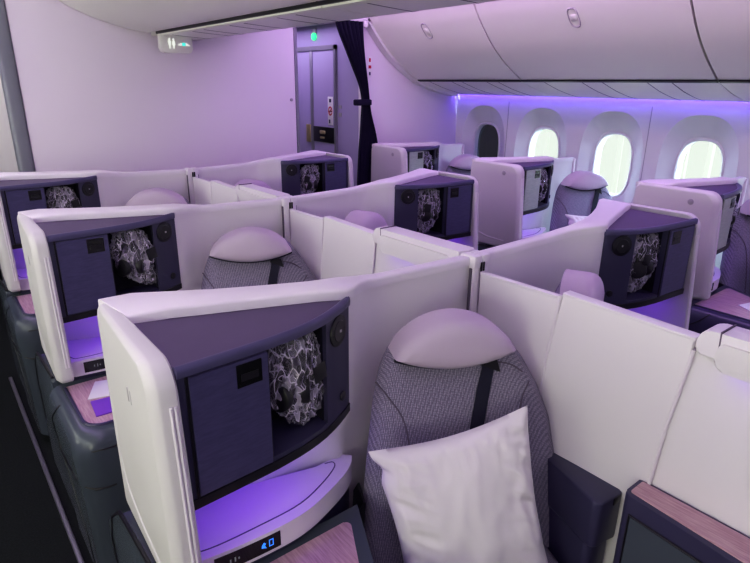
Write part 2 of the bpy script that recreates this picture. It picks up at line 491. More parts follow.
    o2 = round_poly([(1.40, 0.06), (0.96, 0.06), (0.945, 0.40), (0.945, 0.668), (1.262, 0.638), (1.43, 0.50)], [0.0, 0.05, 0.2, 0.012, 0.05, 0.08], 6)
    yz_slab(bm, o2, -1.016, -0.966, 0.012, 3)
    part('base_shroud', bm, 'aisle_blue', t)
    bm = bmesh.new()
    tube(bm, [(-1.013, 0.945, 0.674), (-1.013, 1.262, 0.644), (-1.014, 1.35, 0.57), (-1.015, 1.39, 0.48), (-1.015, 1.37, 0.30)], 0.005, 6)
    part('base_edge', bm, 'black', t)
    bm = bmesh.new()
    if placard == 'bars':
        for y in (1.035, 1.018):
            box(bm, -1.0060, -1.0030, y-0.003, y+0.003, 1.055, 1.085, 0.001)
    else:
        cyl(bm, (-1.0055, 0.985, 1.135), (1, 0, 0), 0.014, 0.006, 20, bw=0.001)
    part('seat_marker', bm, 'grey_mark', t)
    return t

# ------------------------------------------------------------------ storage cabinet set into the shell
def front_strip(bm, x0, x1, z0, z1, off, thick, n=12, zfun=None):
    """a slab following the curved cabinet front between x0 and x1"""
    t = bmesh.new(); rings = []
    for i in range(n+1):
        x = x0+(x1-x0)*i/n; y = cab_y(x)
        a, b = (z0, z1) if zfun is None else zfun(x, z0, z1)
        rings.append([(x, y-off, a), (x, y-off, b), (x, y-off+thick, b), (x, y-off+thick, a)])
    loft(t, rings); bevel(t, [e for e in t.edges if len(e.link_faces) == 2 and e.calc_face_angle() > 0.9], 0.0015, 1)
    merge(bm, t)

def storage_cabinet(label, door_mat='navy_door'):
    t = thing('storage_cabinet', (-0.75, 0.98, 0.888), label, 'storage cabinet')
    back = [(-0.534, 0.982), (-0.593, 1.007), (-0.740, 1.056), (-0.807, 1.079), (-0.891, 1.108), (-0.962, 1.130)]
    bm = bmesh.new()
    # carcass: outer box left of niche, floor, roof, right cheek, back
    def slab(x0, x1, z0, z1):
        xs = [x0+(x1-x0)*i/8 for i in range(9)]
        def by(x):
            P = sorted(back)
            for (a, ya), (b, yb) in zip(P, P[1:]):
                if a <= x <= b: return ya+(yb-ya)*(x-a)/(b-a)
            return 1.12 if x < -0.9 else 0.982
        prism(bm, [(x, cab_y(x)) for x in xs]+[(x, by(x)) for x in reversed(xs)], z0, z1, 0.002, 1)
    slab(-0.963, -0.787, 0.890, 1.166)
    slab(-0.630, -0.532, 0.896, 1.166)
    slab(-0.787, -0.630, 0.890, 0.918)
    slab(-0.787, -0.630, 1.158, 1.166)
    part('carcass', bm, 'navy', t, sharp=30)
    # niche lining
    bm = bmesh.new()
    box(bm, -0.786, -0.630, 1.005, 1.012, 0.918, 1.160)
    box(bm, -0.787, -0.784, 0.905, 1.01, 0.922, 1.160)
    box(bm, -0.633, -0.630, 0.935, 1.01, 0.918, 1.160)
    part('niche_lining', bm, 'niche', t)
    # purple top deck with a rolled front edge
    bm = bmesh.new()
    xs = [CAB_F[0][0]+(CAB_F[-1][0]-CAB_F[0][0])*i/16 for i in range(17)]
    prism(bm, [(x, cab_y(x)-0.001) for x in xs]+back, 1.164, 1.172, 0.0)
    part('top_deck', bm, 'deck', t)
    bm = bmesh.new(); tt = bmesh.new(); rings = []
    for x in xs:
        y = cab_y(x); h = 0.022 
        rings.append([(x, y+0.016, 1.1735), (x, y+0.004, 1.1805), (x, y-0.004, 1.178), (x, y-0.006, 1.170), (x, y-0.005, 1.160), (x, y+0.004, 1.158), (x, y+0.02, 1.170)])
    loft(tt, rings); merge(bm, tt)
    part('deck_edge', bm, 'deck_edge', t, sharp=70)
    # lower rim
    bm = bmesh.new()
    front_strip(bm, -0.963, -0.532, 0.888, 0.908, 0.004, 0.02, 16)
    part('lower_rim', bm, 'black', t)
    # hinged door with latch
    bm = bmesh.new()
    front_strip(bm, -0.944, -0.790, 0.914, 1.156, 0.007, 0.008, 8)
    d = part('door', bm, door_mat, t)
    for s in ((-0.950, -0.944, 0.908, 1.160), (-0.790, -0.786, 0.908, 1.160)):
        bm = bmesh.new(); front_strip(bm, *s, 0.0025, 0.004, 1)
        part('door_gap', bm, 'black', t)
    bm = bmesh.new()
    front_strip(bm, -0.856, -0.804, 1.104, 1.150, 0.0085, 0.006, 2)
    l = part('latch', bm, 'gloss_black', d)
    bm = bmesh.new()
    front_strip(bm, -0.848, -0.812, 1.116, 1.130, 0.0105, 0.004, 2)
    part('latch_paddle', bm, 'black', l)
    # round reading lamp / speaker and a socket on the right cheek
    n = Vector((0.46, -0.888, 0)).normalized()
    c = Vector((-0.585, cab_y(-0.585), 1.122))
    bm = bmesh.new(); cyl(bm, c, n, 0.036, 0.008, 32, bw=0.002)
    s = part('reading_lamp', bm, 'black', t)
    bm = bmesh.new(); cyl(bm, c+n*0.004, n, 0.026, 0.004, 28, r2=0.023); part('lamp_lens', bm, 'black', s)
    bm = bmesh.new(); box(bm, -0.004, 0.004, -0.001, 0.001, -0.003, 0.003, 0, mtx=Matrix.Translation(c+n*0.006)); part('lamp_switch', bm, 'grey_mark', s)
    bm = bmesh.new(); cyl(bm, (-0.568, cab_y(-0.568), 0.950), n, 0.012, 0.010, 20, bw=0.002); part('socket', bm, 'black', t)
    return t

# ------------------------------------------------------------------ bagged headphones
def headset_bag(label, seed, dx=0.0, k0=1.0, dy=0.0, tilt=-6):
    t = thing('plastic_bag', (-0.72, 0.915, 0.93), label, 'plastic bag', 'bags in the cabinet niches')
    bm = bmesh.new()
    tt = bmesh.new()
    bmesh.ops.create_icosphere(tt, subdivisions=5, radius=1)
    for v in tt.verts:
        p = v.co.copy()
        hz = 0.118; wx = 0.072; dy = 0.042
        # pillow-like bag narrowing to a gathered corner at the bottom right and a frill at top
        k = 1.0-0.42*max(0, -p.z-0.25)
        x = p.x*wx*k; y = p.y*dy*k; z = p.z*hz
        x += 0.012*p.z*-1 + (0.014 if p.z < -0.5 else 0)*(-p.z-0.5)*2
        q = Vector((p.x*2.1+seed*7.3, p.y*2.1+seed, p.z*2.6))
        a = 1-abs(noise.noise(q)*2); b_ = 1-abs(noise.noise(q*2.3+Vector((3, 1, seed)))*2); c_ = noise.noise(q*5.1)
        d = 0.011*(a-0.6)+0.008*(b_-0.6)+0.004*c_
        nn = Vector((p.x/wx, p.y/dy, p.z/hz)).normalized()
        v.co = Vector((x, y, z))+nn*d
    merge(bm, tt, Matrix.Translation((-0.704+dx, 0.908+dy, 1.048)) @ Matrix.Rotation(R(tilt), 4, 'Y') @ Matrix.Rotation(R(10), 4, 'Z') @ Matrix.Scale(k0, 4))
    for v in bm.verts:
        if v.co.z > 1.140: v.co.z = 1.140+0.014*math.tanh((v.co.z-1.140)/0.05)
        if v.co.z < 0.926: v.co.z = 0.926
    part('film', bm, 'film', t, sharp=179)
    # opaque sticker that closes the bag
    bm = bmesh.new()
    box(bm, -0.018, 0.018, -0.0012, 0.0012, -0.020, 0.020, 0.001, mtx=Matrix.Translation((-0.664+dx, 0.862+dy-0.03*(k0-1), 1.062)) @ Matrix.Rotation(R(14), 4, 'Z') @ Matrix.Rotation(R(-10), 4, 'Y'))
    part('sticker', bm, 'black', t)
    return t

def headphones(label):
    t = thing('headphones', (-0.715, 0.93, 0.97), label, 'headphones', 'headphones in the clear bags')
    bm = bmesh.new()
    pts = []
    for k in range(13):
        a = PI*k/12
        pts.append((-0.715+0.036*math.cos(a), 0.925+0.006*math.sin(2*a), 1.05+0.062*math.sin(a)))
    tube(bm, pts, 0.006, 8)
    part('headband', bm, 'black', t)
    for s in (-1, 1):
        bm = bmesh.new()
        cyl(bm, (-0.715+s*0.030, 0.925, 1.022), (s, -0.5, 0), 0.032, 0.022, 20, bw=0.006)
        part('ear_cushion', bm, 'black', t)
    return t

# ------------------------------------------------------------------ seat
TH = R(25.8)
SW = Vector((math.cos(TH), -math.sin(TH), 0)); SF_ = Vector((-math.sin(TH), -math.cos(TH), 0)); SC = Vector((-0.288, 0.870, 1.0))
def sp(s, fwd, z): return SC+SW*s+SF_*fwd+Vector((0, 0, z-1.0))
def interp(tab, z):
    for a, b in zip(tab, tab[1:]):
        if a[0] >= z >= b[0]:
            t = (a[0]-z)/(a[0]-b[0]); t2 = t
            return [a[i]+(b[i]-a[i])*t2 for i in range(1, len(a))]
    return list(tab[-1][1:])

def cushion(bm, outline, fwd_fun, thick, puff, rings=6):
    """outline: list of (s,z) around; makes a puffed pad whose front follows fwd_fun(z)"""
    t = bmesh.new()
    cs = sum(p[0] for p in outline)/len(outline); cz = sum(p[1] for p in outline)/len(outline)
    loops = []
    loops.append([sp(s, fwd_fun(z)-thick, z) for s, z in outline])
    loops.append([sp(s, fwd_fun(z)-thick*0.25, z) for s, z in outline])
    for k in range(rings):
        u = k/rings
        sc = math.cos(u*PI/2*0.96) if k else 1.0
        sc = 1-(u**2.2)
        lf = puff*(1-(1-u)**2.4)
        loops.append([sp(cs+(s-cs)*sc, fwd_fun(cz+(z-cz)*sc)+lf, cz+(z-cz)*sc) for s, z in outline])
    vr = loft(t, loops, cap=False)
    t.faces.new(vr[0])
    c = t.verts.new(sp(cs, fwd_fun(cz)+puff, cz)); L = vr[-1]
    for i in range(len(L)): t.faces.new((L[i], L[(i+1) % len(L)], c))
    merge(bm, t)

def rec(z): return (1.0-z)*0.17

def airline_seat(label):
    base = sp(0.02, 0.25, 0.0)
    t = thing('airline_seat', base, label, 'seat')
    # backrest
    tab = [(1.04, -0.100, 0.140), (1.015, -0.145, 0.166), (0.985, -0.163, 0.186), (0.95, -0.179, 0.212), (0.87, -0.198, 0.257), (0.78, -0.211, 0.292), (0.66, -0.226, 0.318), (0.54, -0.235, 0.326), (0.42, -0.240, 0.326)]
    zs = [1.04-0.62*i/30 for i in range(31)]
    t_ = bmesh.new(); rings = []
    ns = 22
    for z in zs:
        l, r = interp(tab, z)
        row = []
        m = (l+r)/2; hw = (r-l)/2
        for i in range(ns+1):
            u = -1+2*i/ns
            edge = 1-abs(u)**3.5
            dish = -0.012*(1-u*u)
            row.append(sp(m+u*hw, rec(z)-0.055+0.055*edge**0.5+dish-0.002, z))
        for i in range(ns, -1, -1):
            u = -1+2*i/ns
            row.append(sp(m+u*hw*0.97, rec(z)-0.085, z))
        rings.append(row)
    loft(t_, rings); bm = bmesh.new(); merge(bm, t_)
    br = part('backrest', bm, 'fabric', t, sharp=60)
    # stitched seams on the backrest
    def bf(s, z):
        l, r = interp(tab, z); m = (l+r)/2; hw = (r-l)/2; u = (s-m)/hw
        return rec(z)-0.055+0.055*max(0, 1-abs(u)**3.5)**0.5-0.012*(1-u*u)-0.002
    for pts in ([(-0.188, 0.925), (-0.165, 0.90), (-0.125, 0.83), (-0.11, 0.70), (-0.11, 0.5)], [(0.195, 0.93), (0.16, 0.955), (0.12, 0.968)], [(0.215, 0.90), (0.19, 0.86), (0.175, 0.75), (0.17, 0.5)]):
        bm = bmesh.new(); tube(bm, [sp(s, bf(s, z)+0.001, z) for s, z in [(p.x, p.y) for p in smooth_path(pts, 5)]], 0.0022, 5)
        part('seam', bm, 'seam', br)
    # headrest: lens-shaped cushion
    up = []; lo = []
    for i in range(17):
        u = -1+2*i/16
        up.append((0.156*u+0.002, 1.010+0.086*max(0, 1-abs(u)**2.0)**0.72))
        lo.append((0.156*u+0.002, 1.009-0.030*(1-u*u)))
    outline = up+list(reversed(lo))[1:-1]
    bm = bmesh.new()
    cushion(bm, outline, lambda z: rec(z)+0.006, 0.065, 0.042, 7)
    hr = part('headrest', bm, 'headrest', t, sharp=55)
    bm = bmesh.new()
    tube(bm, [sp(s, rec(z)+0.008, z-0.003) for s, z in lo], 0.0042, 6)
    part('piping', bm, 'belt', hr)
    # shoulder belt
    bm = bmesh.new(); tt = bmesh.new(); rings = []
    for z, s, w in [(0.985, 0.093, 0.016), (0.955, 0.092, 0.0165), (0.90, 0.080, 0.0175), (0.82, 0.066, 0.018), (0.70, 0.045, 0.019), (0.56, 0.02, 0.019), (0.47, 0.0, 0.019)]:
        fa = bf(s-w, z)+0.004; fb = bf(s+w, z)+0.004
        rings.append([sp(s-w, fa, z), sp(s+w, fb, z), sp(s+w, fb+0.003, z), sp(s-w, fa+0.003, z)])
    loft(tt, rings); merge(bm, tt)
    b = part('shoulder_belt', bm, 'belt', t)
    bm = bmesh.new(); tt = bmesh.new()
    loft(tt, [[sp(0.072, bf(0.09, 0.965)+0.006, 0.968), sp(0.125, bf(0.12, 0.95)+0.006, 0.945), sp(0.125, bf(0.12, 0.95)+0.010, 0.945), sp(0.072, bf(0.09, 0.965)+0.010, 0.968)],
              [sp(0.075, bf(0.09, 0.975)+0.006, 0.985), sp(0.115, bf(0.12, 0.97)+0.006, 0.978), sp(0.115, bf(0.12, 0.97)+0.010, 0.978), sp(0.075, bf(0.09, 0.975)+0.010, 0.985)]])
    merge(bm, tt); part('belt_guide', bm, 'black', b)
    # cushion and base
    bm = bmesh.new(); tt = bmesh.new(); rings = []
    for i, fw in enumerate([0.06, 0.14, 0.25, 0.36, 0.45, 0.49, 0.50]):
        h = [0.455, 0.462, 0.465, 0.468, 0.466, 0.45, 0.42][i]; wd = 0.25-0.01*(i > 4)-0.02*(i > 5)
        rings.append([sp(0.025-wd, fw, 0.33), sp(0.025-wd, fw, h-0.03), sp(0.025-wd+0.03, fw, h), sp(0.025, fw, h-0.012), sp(0.025+wd-0.03, fw, h), sp(0.025+wd, fw, h-0.03), sp(0.025+wd, fw, 0.33)])
    loft(tt, rings); merge(bm, tt)
    part('seat_cushion', bm, 'fabric', t, sharp=60)
    bm = bmesh.new(); tt = bmesh.new()
    loft(tt, [[sp(0.025-0.22, 0.05, z), sp(0.025+0.22, 0.05, z), sp(0.025+0.22, 0.44, z), sp(0.025-0.22, 0.44, z)] for z in (0.0, 0.33)])
    merge(bm, tt); part('seat_base', bm, 'rim_navy', t)
    # dark shell cradling the sides of the backrest
    for side in (0, 1):
        bm = bmesh.new(); tt = bmesh.new(); rings = []
        for z in [0.64, 0.62, 0.58, 0.50, 0.42, 0.36]:
            l, r = interp(tab, z); e = (l-0.004) if side == 0 else (r+0.004); o = -0.016 if side == 0 else 0.012
            if z > 0.63: o *= 0.3
            w0 = rec(z)-0.09; w1 = rec(z)-0.012-0.05*(z > 0.8)
            rings.append([sp(e, w0, z), sp(e+o, w0, z), sp(e+o, w1, z), sp(e, w1, z)])
        loft(tt, rings); merge(bm, tt)
        part('seat_back_shell', bm, 'black', t, sharp=50)
    return t

# ------------------------------------------------------------------ pillow
def pillow(label, corners, thick=0.055, parentname='pillow', lean=0.10):
    """corners in seat-plane coords TL, TR, BR, BL (s, fwd, z)"""
    P = [Vector(sp(*c)) for c in corners]
    nrm = (P[1]-P[0]).cross(P[3]-P[0]).normalized()
    if nrm.dot(SF_) < 0: nrm = -nrm
    n = 56; bm = bmesh.new(); front = []; back = []
    for j in range(n+1):
        fr = []; bk = []
        v = j/n
        for i in range(n+1):
            u = i/n
            # edges pull inwards between the corners
            uu = u; vv = v
            pin = 0.045
            uu = u+pin*math.sin(PI*v)*(1-2*u)*(abs(1-2*u)**1.5)
            vv = v+pin*math.sin(PI*u)*(1-2*v)*(abs(1-2*v)**1.5)
            if u < 0.3: uu += 0.035*math.exp(-((v-0.12)/0.05)**2)*(1-u/0.3)
            p = P[0].lerp(P[1], uu).lerp(P[3].lerp(P[2], uu), vv)
            prof = (max(0, math.sin(PI*u))*max(0, math.sin(PI*v)))**0.42
            # wrinkles radiating from the seams
            ed = min(u, v, 1-u, 1-v)
            w = noise.noise(Vector((u*5.5+2*v, v*2.6-1.5*u, 1.7)))*0.5+0.5
            ridge = 1-abs(noise.noise(Vector((u*9+3*v, v*5-4*u, 4.2)))*2)
            top = 1-abs(noise.noise(Vector((u*17+v*3, v*3.2, 8.1)))*2)
            wr = 0.014*(w-0.5)+0.007*ridge*(0.3+0.7*(1-prof))+0.006*top*max(0, 1-v*3.2)*min(1, ed*25)
            wr += 0.012*(1-abs(noise.noise(Vector((u*4, v*13-u*6, 3.3)))*2))*max(0, 1-min(u, 1-u)*3)*min(1, ed*25)
            k = min(1, ed*14)
            fr.append(bm.verts.new(p+nrm*(thick*prof+wr*k)) if 0 < i < n and 0 < j < n else bm.verts.new(p))
            bk.append(fr[-1] if (i in (0, n) or j in (0, n)) else bm.verts.new(p-nrm*(thick*0.55*prof)))
        front.append(fr); back.append(bk)
    for j in range(n):
        for i in range(n):
            bm.faces.new((front[j][i], front[j][i+1], front[j+1][i+1], front[j+1][i]))
            try: bm.faces.new((back[j][i], back[j+1][i], back[j+1][i+1], back[j][i+1]))
            except ValueError: pass
    base = (P[2]+P[3])/2
    t = thing(parentname, base if not MIRROR[0] else base, label, 'pillow')
    part('pillowcase', bm, 'pillow', t, sharp=75)
    return t

# ------------------------------------------------------------------ aisle console (wood-topped arm beside each seat)
def aisle_console(label, window=False):
    t = thing('side_console', (-0.88, 0.72, 0), label, 'side console')
    y0 = 0.585
    top = round_poly([(-0.985, 0.893), (-0.985, y0), (-0.753, y0), (-0.590, 0.893)], [0, 0.055, 0.02, 0.012], 8)
    rim = round_poly([(-1.012, 0.925), (-1.012, y0-0.035), (-0.720, y0-0.035), (-0.545, 0.925)], [0, 0.075, 0.03, 0], 8)
    bm = bmesh.new()
    # body: rounded bull-nose top edge rolling over into the aisle side
    t_ = bmesh.new()
    rr = []
    cx = sum(p[0] for p in rim)/len(rim); cy = sum(p[1] for p in rim)/len(rim)
    def off(poly, d):
        # push the outline outward by d on the aisle and front sides only
        res = []
        for p in poly:
            q = Vector(p)
            if q.y < 0.9: q.y -= d*0.8
            if q.x < -0.9: q.x -= d
            res.append((q.x, q.y))
        return res
    for d, z in ((-0.012, 0.650), (0.0, 0.647), (0.012, 0.638), (0.022, 0.620), (0.028, 0.595), (0.030, 0.560), (0.026, 0.50), (0.020, 0.40), (0.014, 0.2), (0.012, 0.06)):
        rr.append([(p[0], p[1], z) for p in off(rim, d)])
    loft(t_, rr); merge(bm, t_)
    body = part('console_body', bm, 'rim_navy' if window else 'aisle_blue', t, sharp=50)
    bm = bmesh.new()
    prism(bm, top, 0.645, 0.653, 0.002, 1)
    part('wood_top', bm, 'wood', t)
    bm = bmesh.new()
    q = [(p[0]*1.0, p[1], 0.652) for p in top]
    tube(bm, [(p[0]-0.004, p[1]-0.004, 0.6515) for p in top if p[1] < 0.890 or p[0] < -0.9][:14], 0.005, 6)
    part('rim', bm, 'rim_navy', t)
    # panel gaps on the aisle side
    bm = bmesh.new()
    def bx(y, z):     # aisle-side surface of the body
        T = [(0.647, 0.0), (0.638, 0.012), (0.620, 0.022), (0.595, 0.028), (0.56, 0.030), (0.50, 0.026), (0.40, 0.020), (0.2, 0.014), (0.06, 0.012)]
        for (za, da), (zb, db) in zip(T, T[1:]):
            if za >= z >= zb: return -1.012-(da+(db-da)*(za-z)/(za-zb))
        return -1.024
    g1 = smooth_path([(0.925, 0.425), (0.80, 0.44), (0.68, 0.462), (0.625, 0.470)], 6)
    tube(bm, [(bx(q.x, q.y)-0.0005, q.x, q.y) for q in g1]+[(-1.022, 0.565, 0.470), (-1.0, 0.5375, 0.468), (-0.965, 0.532, 0.466), (-0.945, 0.532, 0.466)], 0.0040, 6)
    part('panel_gap', bm, 'black', body)
    bm = bmesh.new()
    g2 = smooth_path([(0.80, 0.640), (0.835, 0.60), (0.90, 0.535), (0.885, 0.44), (0.79, 0.33), (0.70, 0.20), (0.66, 0.08)], 6)
    tube(bm, [(bx(q.x, q.y)-0.0005, q.x, q.y) for q in g2], 0.0028, 6)
    part('panel_gap', bm, 'black', body)
    bm = bmesh.new()
    tube(bm, [(-1.030, 0.66, 0.606), (-1.028, 0.60, 0.604), (-1.015, 0.558, 0.602), (-0.99, 0.5335, 0.600), (-0.95, 0.527, 0.600), (-0.74, 0.527, 0.600)], 0.0028, 6)
    part('panel_gap', bm, 'black', body)
    return t

def flat_card(name, poly, z, m, label, cat):
    bm = bmesh.new(); prism(bm, poly, z, z+0.003)
    base = (sum(p[0] for p in poly)/len(poly), sum(p[1] for p in poly)/len(poly), z)
    return tag(part(name, bm, m, base=base), label, cat)

# ------------------------------------------------------------------ centre divider between two seats
def divider(label):
    t = thing('privacy_divider', (0, 0.54, 0), label, 'privacy divider')
    bm = bmesh.new(); yz_slab(bm, [(1.046, 0.12), (0.76, 0.12), (0.779, 1.118), (1.046, 1.114)], -0.008, 0.008, 0.004, 2)
    p1 = part('fixed_panel', bm, 'shell', t)
    bm = bmesh.new(); yz_slab(bm, [(1.046, 1.108), (1.046, 1.117), (0.782, 1.121), (0.782, 1.112)], -0.0095, 0.0095, 0.003, 2); part('top_edge', bm, 'shell_edge', p1)
    sl = [(0.780, 0.12), (0.455, 0.12), (0.470, 0.66), (0.473, 0.74), (0.462, 0.90), (0.445, 1.04), (0.438, 1.126), (0.766, 1.132), (0.790, 0.95), (0.800, 0.80)]
    bm = bmesh.new(); yz_slab(bm, sl, -0.016, 0.016, 0.005, 3)
    p2 = part('sliding_panel', bm, 'shell', t)
    bm = bmesh.new()
    tube(bm, [(-0.0165, y, z) for y, z in [(0.769, 1.128), (0.778, 1.04), (0.790, 0.95), (0.800, 0.80), (0.797, 0.7)]], 0.0045, 8)
    part('edge_bead', bm, 'shell_edge', p2); bm = bmesh.new()
    tube(bm, [(-0.0185, y, z) for y, z in [(0.437, 1.105), (0.444, 1.04), (0.461, 0.90), (0.472, 0.74)]], 0.0040, 8)
    part('edge_bead', bm, 'shell_edge', p2)
    bm = bmesh.new(); yz_slab(bm, [(0.438, 1.122), (0.438, 1.131), (0.764, 1.137), (0.764, 1.128)], -0.018, 0.018, 0.004, 2); part('top_edge', bm, 'shell_edge', p2)
    bm = bmesh.new(); yz_slab(bm, [(0.462, 0.12), (0.010, 0.12), (0.010, 1.11), (0.436, 1.11), (0.446, 1.02), (0.462, 0.89), (0.474, 0.74)], -0.012, 0.012, 0.003, 2)
    part('end_panel', bm, 'shell', t)
    # thick rounded cap with a lamp housing below it on each side
    cap = round_poly([(0.020, 1.108), (0.430, 1.108), (0.430, 1.163), (0.020, 1.168)], [0.004, 0.012, 0.045, 0.004], 7)
    bm = bmesh.new(); yz_slab(bm, cap, -0.034, 0.034, 0.011, 3)
    cp = part('cap', bm, 'shell_edge', t)
    bm = bmesh.new(); yz_slab(bm, [(0.383, 1.10), (0.386, 1.10), (0.389, 1.1670), (0.386, 1.1675)], -0.0345, 0.0345); part('cap_joint', bm, 'seam', cp)
    for s in (-1, 1):
        lamp = round_poly([(0.060, 1.085), (0.392, 1.085), (0.385, 1.145), (0.060, 1.147)], [0.012, 0.022, 0.012, 0.012], 5)
        bm = bmesh.new(); a, b = sorted((s*0.010, s*0.042)); yz_slab(bm, lamp, a, b, 0.007, 3)
        lh = part('lamp_housing', bm, 'shell', t)
        bm = bmesh.new(); a, b = sorted((s*0.018, s*0.034)); box(bm, a, b, 0.09, 0.37, 1.0825, 1.0865); part('led_strip', bm, 'violet_strip', lh)
    return t

# ------------------------------------------------------------------ build the suites
ROWS_L = ['nearest', 'middle', 'rear']
shellL = seat_shell(-0.002, 'pale seat shell nearest the camera on the left aisle')
copy_tree(shellL, 0, PITCH, 'pale seat shell in the second row on the left aisle, just behind the nearest one')
copy_tree(shellL, 0, 2*PITCH, 'pale seat shell cut by the left frame edge, last before the bulkhead')
cabL = storage_cabinet('navy storage cabinet nearest the camera, its closed door on the left of a bag')
copy_tree(cabL, 0, PITCH, 'navy storage cabinet of the second left aisle shell, whole front visible above the nearest shell')
copy_tree(cabL, 0, 2*PITCH, 'navy storage cabinet at the far left frame edge, lower part hidden by the next shell')
headset_bag('clear crumpled plastic bag in the nearest navy cabinet, largest of the bags', 1, dx=0.004, k0=1.14, dy=-0.005)
def moved_bag(label, seed, mx, my, **k):
    b = headset_bag(label, seed, **k); b.location += Vector((mx, my, 0)); return b
moved_bag('clear crumpled plastic bag hanging in the second cabinet on the left', 5, 0, PITCH, dx=0.016, k0=1.04, dy=-0.02, tilt=-14)
moved_bag('clear plastic bag in the cabinet at the far left frame edge', 6, 0, 2*PITCH, dx=0.004, k0=0.98, dy=-0.01)
hpL = headphones('dark headphones folded inside the largest clear bag, nearest cabinet')
copy_tree(hpL, 0, PITCH, 'dark headphones folded in the bag of the second cabinet on the left')
copy_tree(hpL, 0, 2*PITCH, 'dark headphones folded in the bag of the cabinet at the far left edge')
seatL = airline_seat('grey woven seat nearest the camera with the big white pillow on it')
copy_tree(seatL, 0, PITCH, 'grey seat with dark shoulder belt right behind the nearest cabinet')
copy_tree(seatL, 0, 2*PITCH, 'seat in the left rear shell before the bulkhead, only its headrest top showing')
conL = aisle_console('wood-topped console between the nearest shell and the nearest seat, at the bottom frame edge')
copy_tree(conL, 0, PITCH, 'rounded slate console with purple leaflet on its wood top, left aisle')
copy_tree(conL, 0, 2*PITCH, 'rounded slate console at the left frame edge behind the second shell')
divA = divider('white divider to the right of the nearest seat, running out at the right frame edge')
copy_tree(divA, 0, PITCH, 'white divider right of the second seat, its far end capped by a thick block')
copy_tree(divA, 0, 2*PITCH, 'white divider farthest back, between the two seats before the bulkhead')

pillow('large white pillow propped on the nearest seat', [(-0.240, 0.115, 0.838), (0.156, 0.100, 0.902), (0.222, 0.195, 0.455), (-0.150, 0.195, 0.430)], 0.060)

MIRROR[0] = True
sh = seat_shell(-0.002, 'pale seat shell right of the nearest divider with the wide swept top')
copy_tree(sh, 0, PITCH, 'pale seat shell of the second row on the right aisle, mid cabin')
copy_tree(sh, 0, 2*PITCH, 'pale seat shell of the rear row on the right aisle, below the black curtain')
cb = storage_cabinet('navy storage cabinet of the nearest right aisle shell, right of frame centre')
copy_tree(cb, 0, PITCH, 'navy storage cabinet of the second right aisle shell, in the middle of the cabin')
copy_tree(cb, 0, 2*PITCH, 'navy storage cabinet below the lavatory door, rear right aisle shell')
moved_bag('clear plastic bag bulging from the nearest right aisle cabinet', 2, 0, 0, dx=-0.030, k0=1.12, dy=-0.02, tilt=8)
moved_bag('clear plastic bag in the second right aisle cabinet, mid cabin', 7, 0, PITCH, dx=-0.014, k0=1.06, dy=-0.015, tilt=6)
moved_bag('clear plastic bag in the cabinet below the lavatory door', 8, 0, 2*PITCH, dx=-0.006, k0=1.0, dy=-0.01)
hp = headphones('dark headphones in the bag of the nearest right aisle cabinet')
copy_tree(hp, 0, PITCH, 'dark headphones in the bag of the second right aisle cabinet')
copy_tree(hp, 0, 2*PITCH, 'dark headphones in the bag of the cabinet below the lavatory door')
st = airline_seat('seat seen edge-on beside the nearest right aisle cabinet, pale headrest over the divider')
copy_tree(st, 0, PITCH, 'seat seen edge-on beside the mid cabin cabinet, headrest tip over the divider')
copy_tree(st, 0, 2*PITCH, 'seat beside the cabinet below the lavatory door, only a headrest arc showing')
MIRROR[0] = False

wx, wy = WOFF
shW = seat_shell(-0.165, 'pale window-side seat shell in the middle, left of the round blue seat', 'dot', post=False)
shW.location += Vector((wx, wy+PITCH, 0))
copy_tree(shW, 0, -PITCH, 'pale window-side seat shell nearest the camera, at the right frame edge')
copy_tree(shW, 0.06, PITCH+0.02, 'pale window-side seat shell farthest back, beside the black curtain')
cabW = storage_cabinet('middle window-side storage cabinet, door pale with painted reflection, left of the blue seat', 'glare_door')
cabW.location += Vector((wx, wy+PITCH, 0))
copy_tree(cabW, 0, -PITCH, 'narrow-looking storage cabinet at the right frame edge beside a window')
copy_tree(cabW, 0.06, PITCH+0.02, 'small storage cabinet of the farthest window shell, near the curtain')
moved_bag('clear plastic bag in the middle window-side cabinet', 3, wx, wy+PITCH, dx=0.01, k0=1.02, dy=-0.015)
moved_bag('clear plastic bag bulging from the cabinet at the right frame edge', 4, wx, wy, dx=0.018, k0=1.10, dy=-0.035)
moved_bag('clear plastic bag in the farthest window-side cabinet', 9, wx+0.06, wy+2*PITCH+0.02, dx=0.005, k0=1.0, dy=-0.01)
for k, lb in ((1, 'dark headphones in the bag of the middle window-side cabinet'), (0, 'dark headphones in the bag of the cabinet at the right frame edge'), (2, 'dark headphones in the bag of the farthest window-side cabinet')):
    copy_tree(hpL, wx+0.03*k*(k-1), wy+k*PITCH+0.01*k*(k-1), lb)
for k, lb in ((1, 'window seat with rounded headrest in front of a bright window'), (0, 'dark window seat cut off by the right frame edge'), (2, 'farthest window seat, pale headrest under the dimmed window')):
    copy_tree(seatL, wx+0.03*k*(k-1), wy+k*PITCH+0.01*k*(k-1), lb)
conW = aisle_console('navy console with pink wood top and a white card, right frame edge', True)
conW.location += Vector((wx, wy, 0))
copy_tree(conW, 0, PITCH, 'navy console in front of the middle window shell, mostly hidden by the aisle seats')
pm = pillow('white pillow lying on the round-headed window seat', [(-0.20, 0.115, 0.845), (0.16, 0.11, 0.83), (0.20, 0.24, 0.55), (-0.17, 0.24, 0.55)], 0.05)
pm.location += Vector((wx, wy+PITCH, 0))
copy_tree(pm, 0, -PITCH, 'white pillow on the dark window seat at the right frame edge')

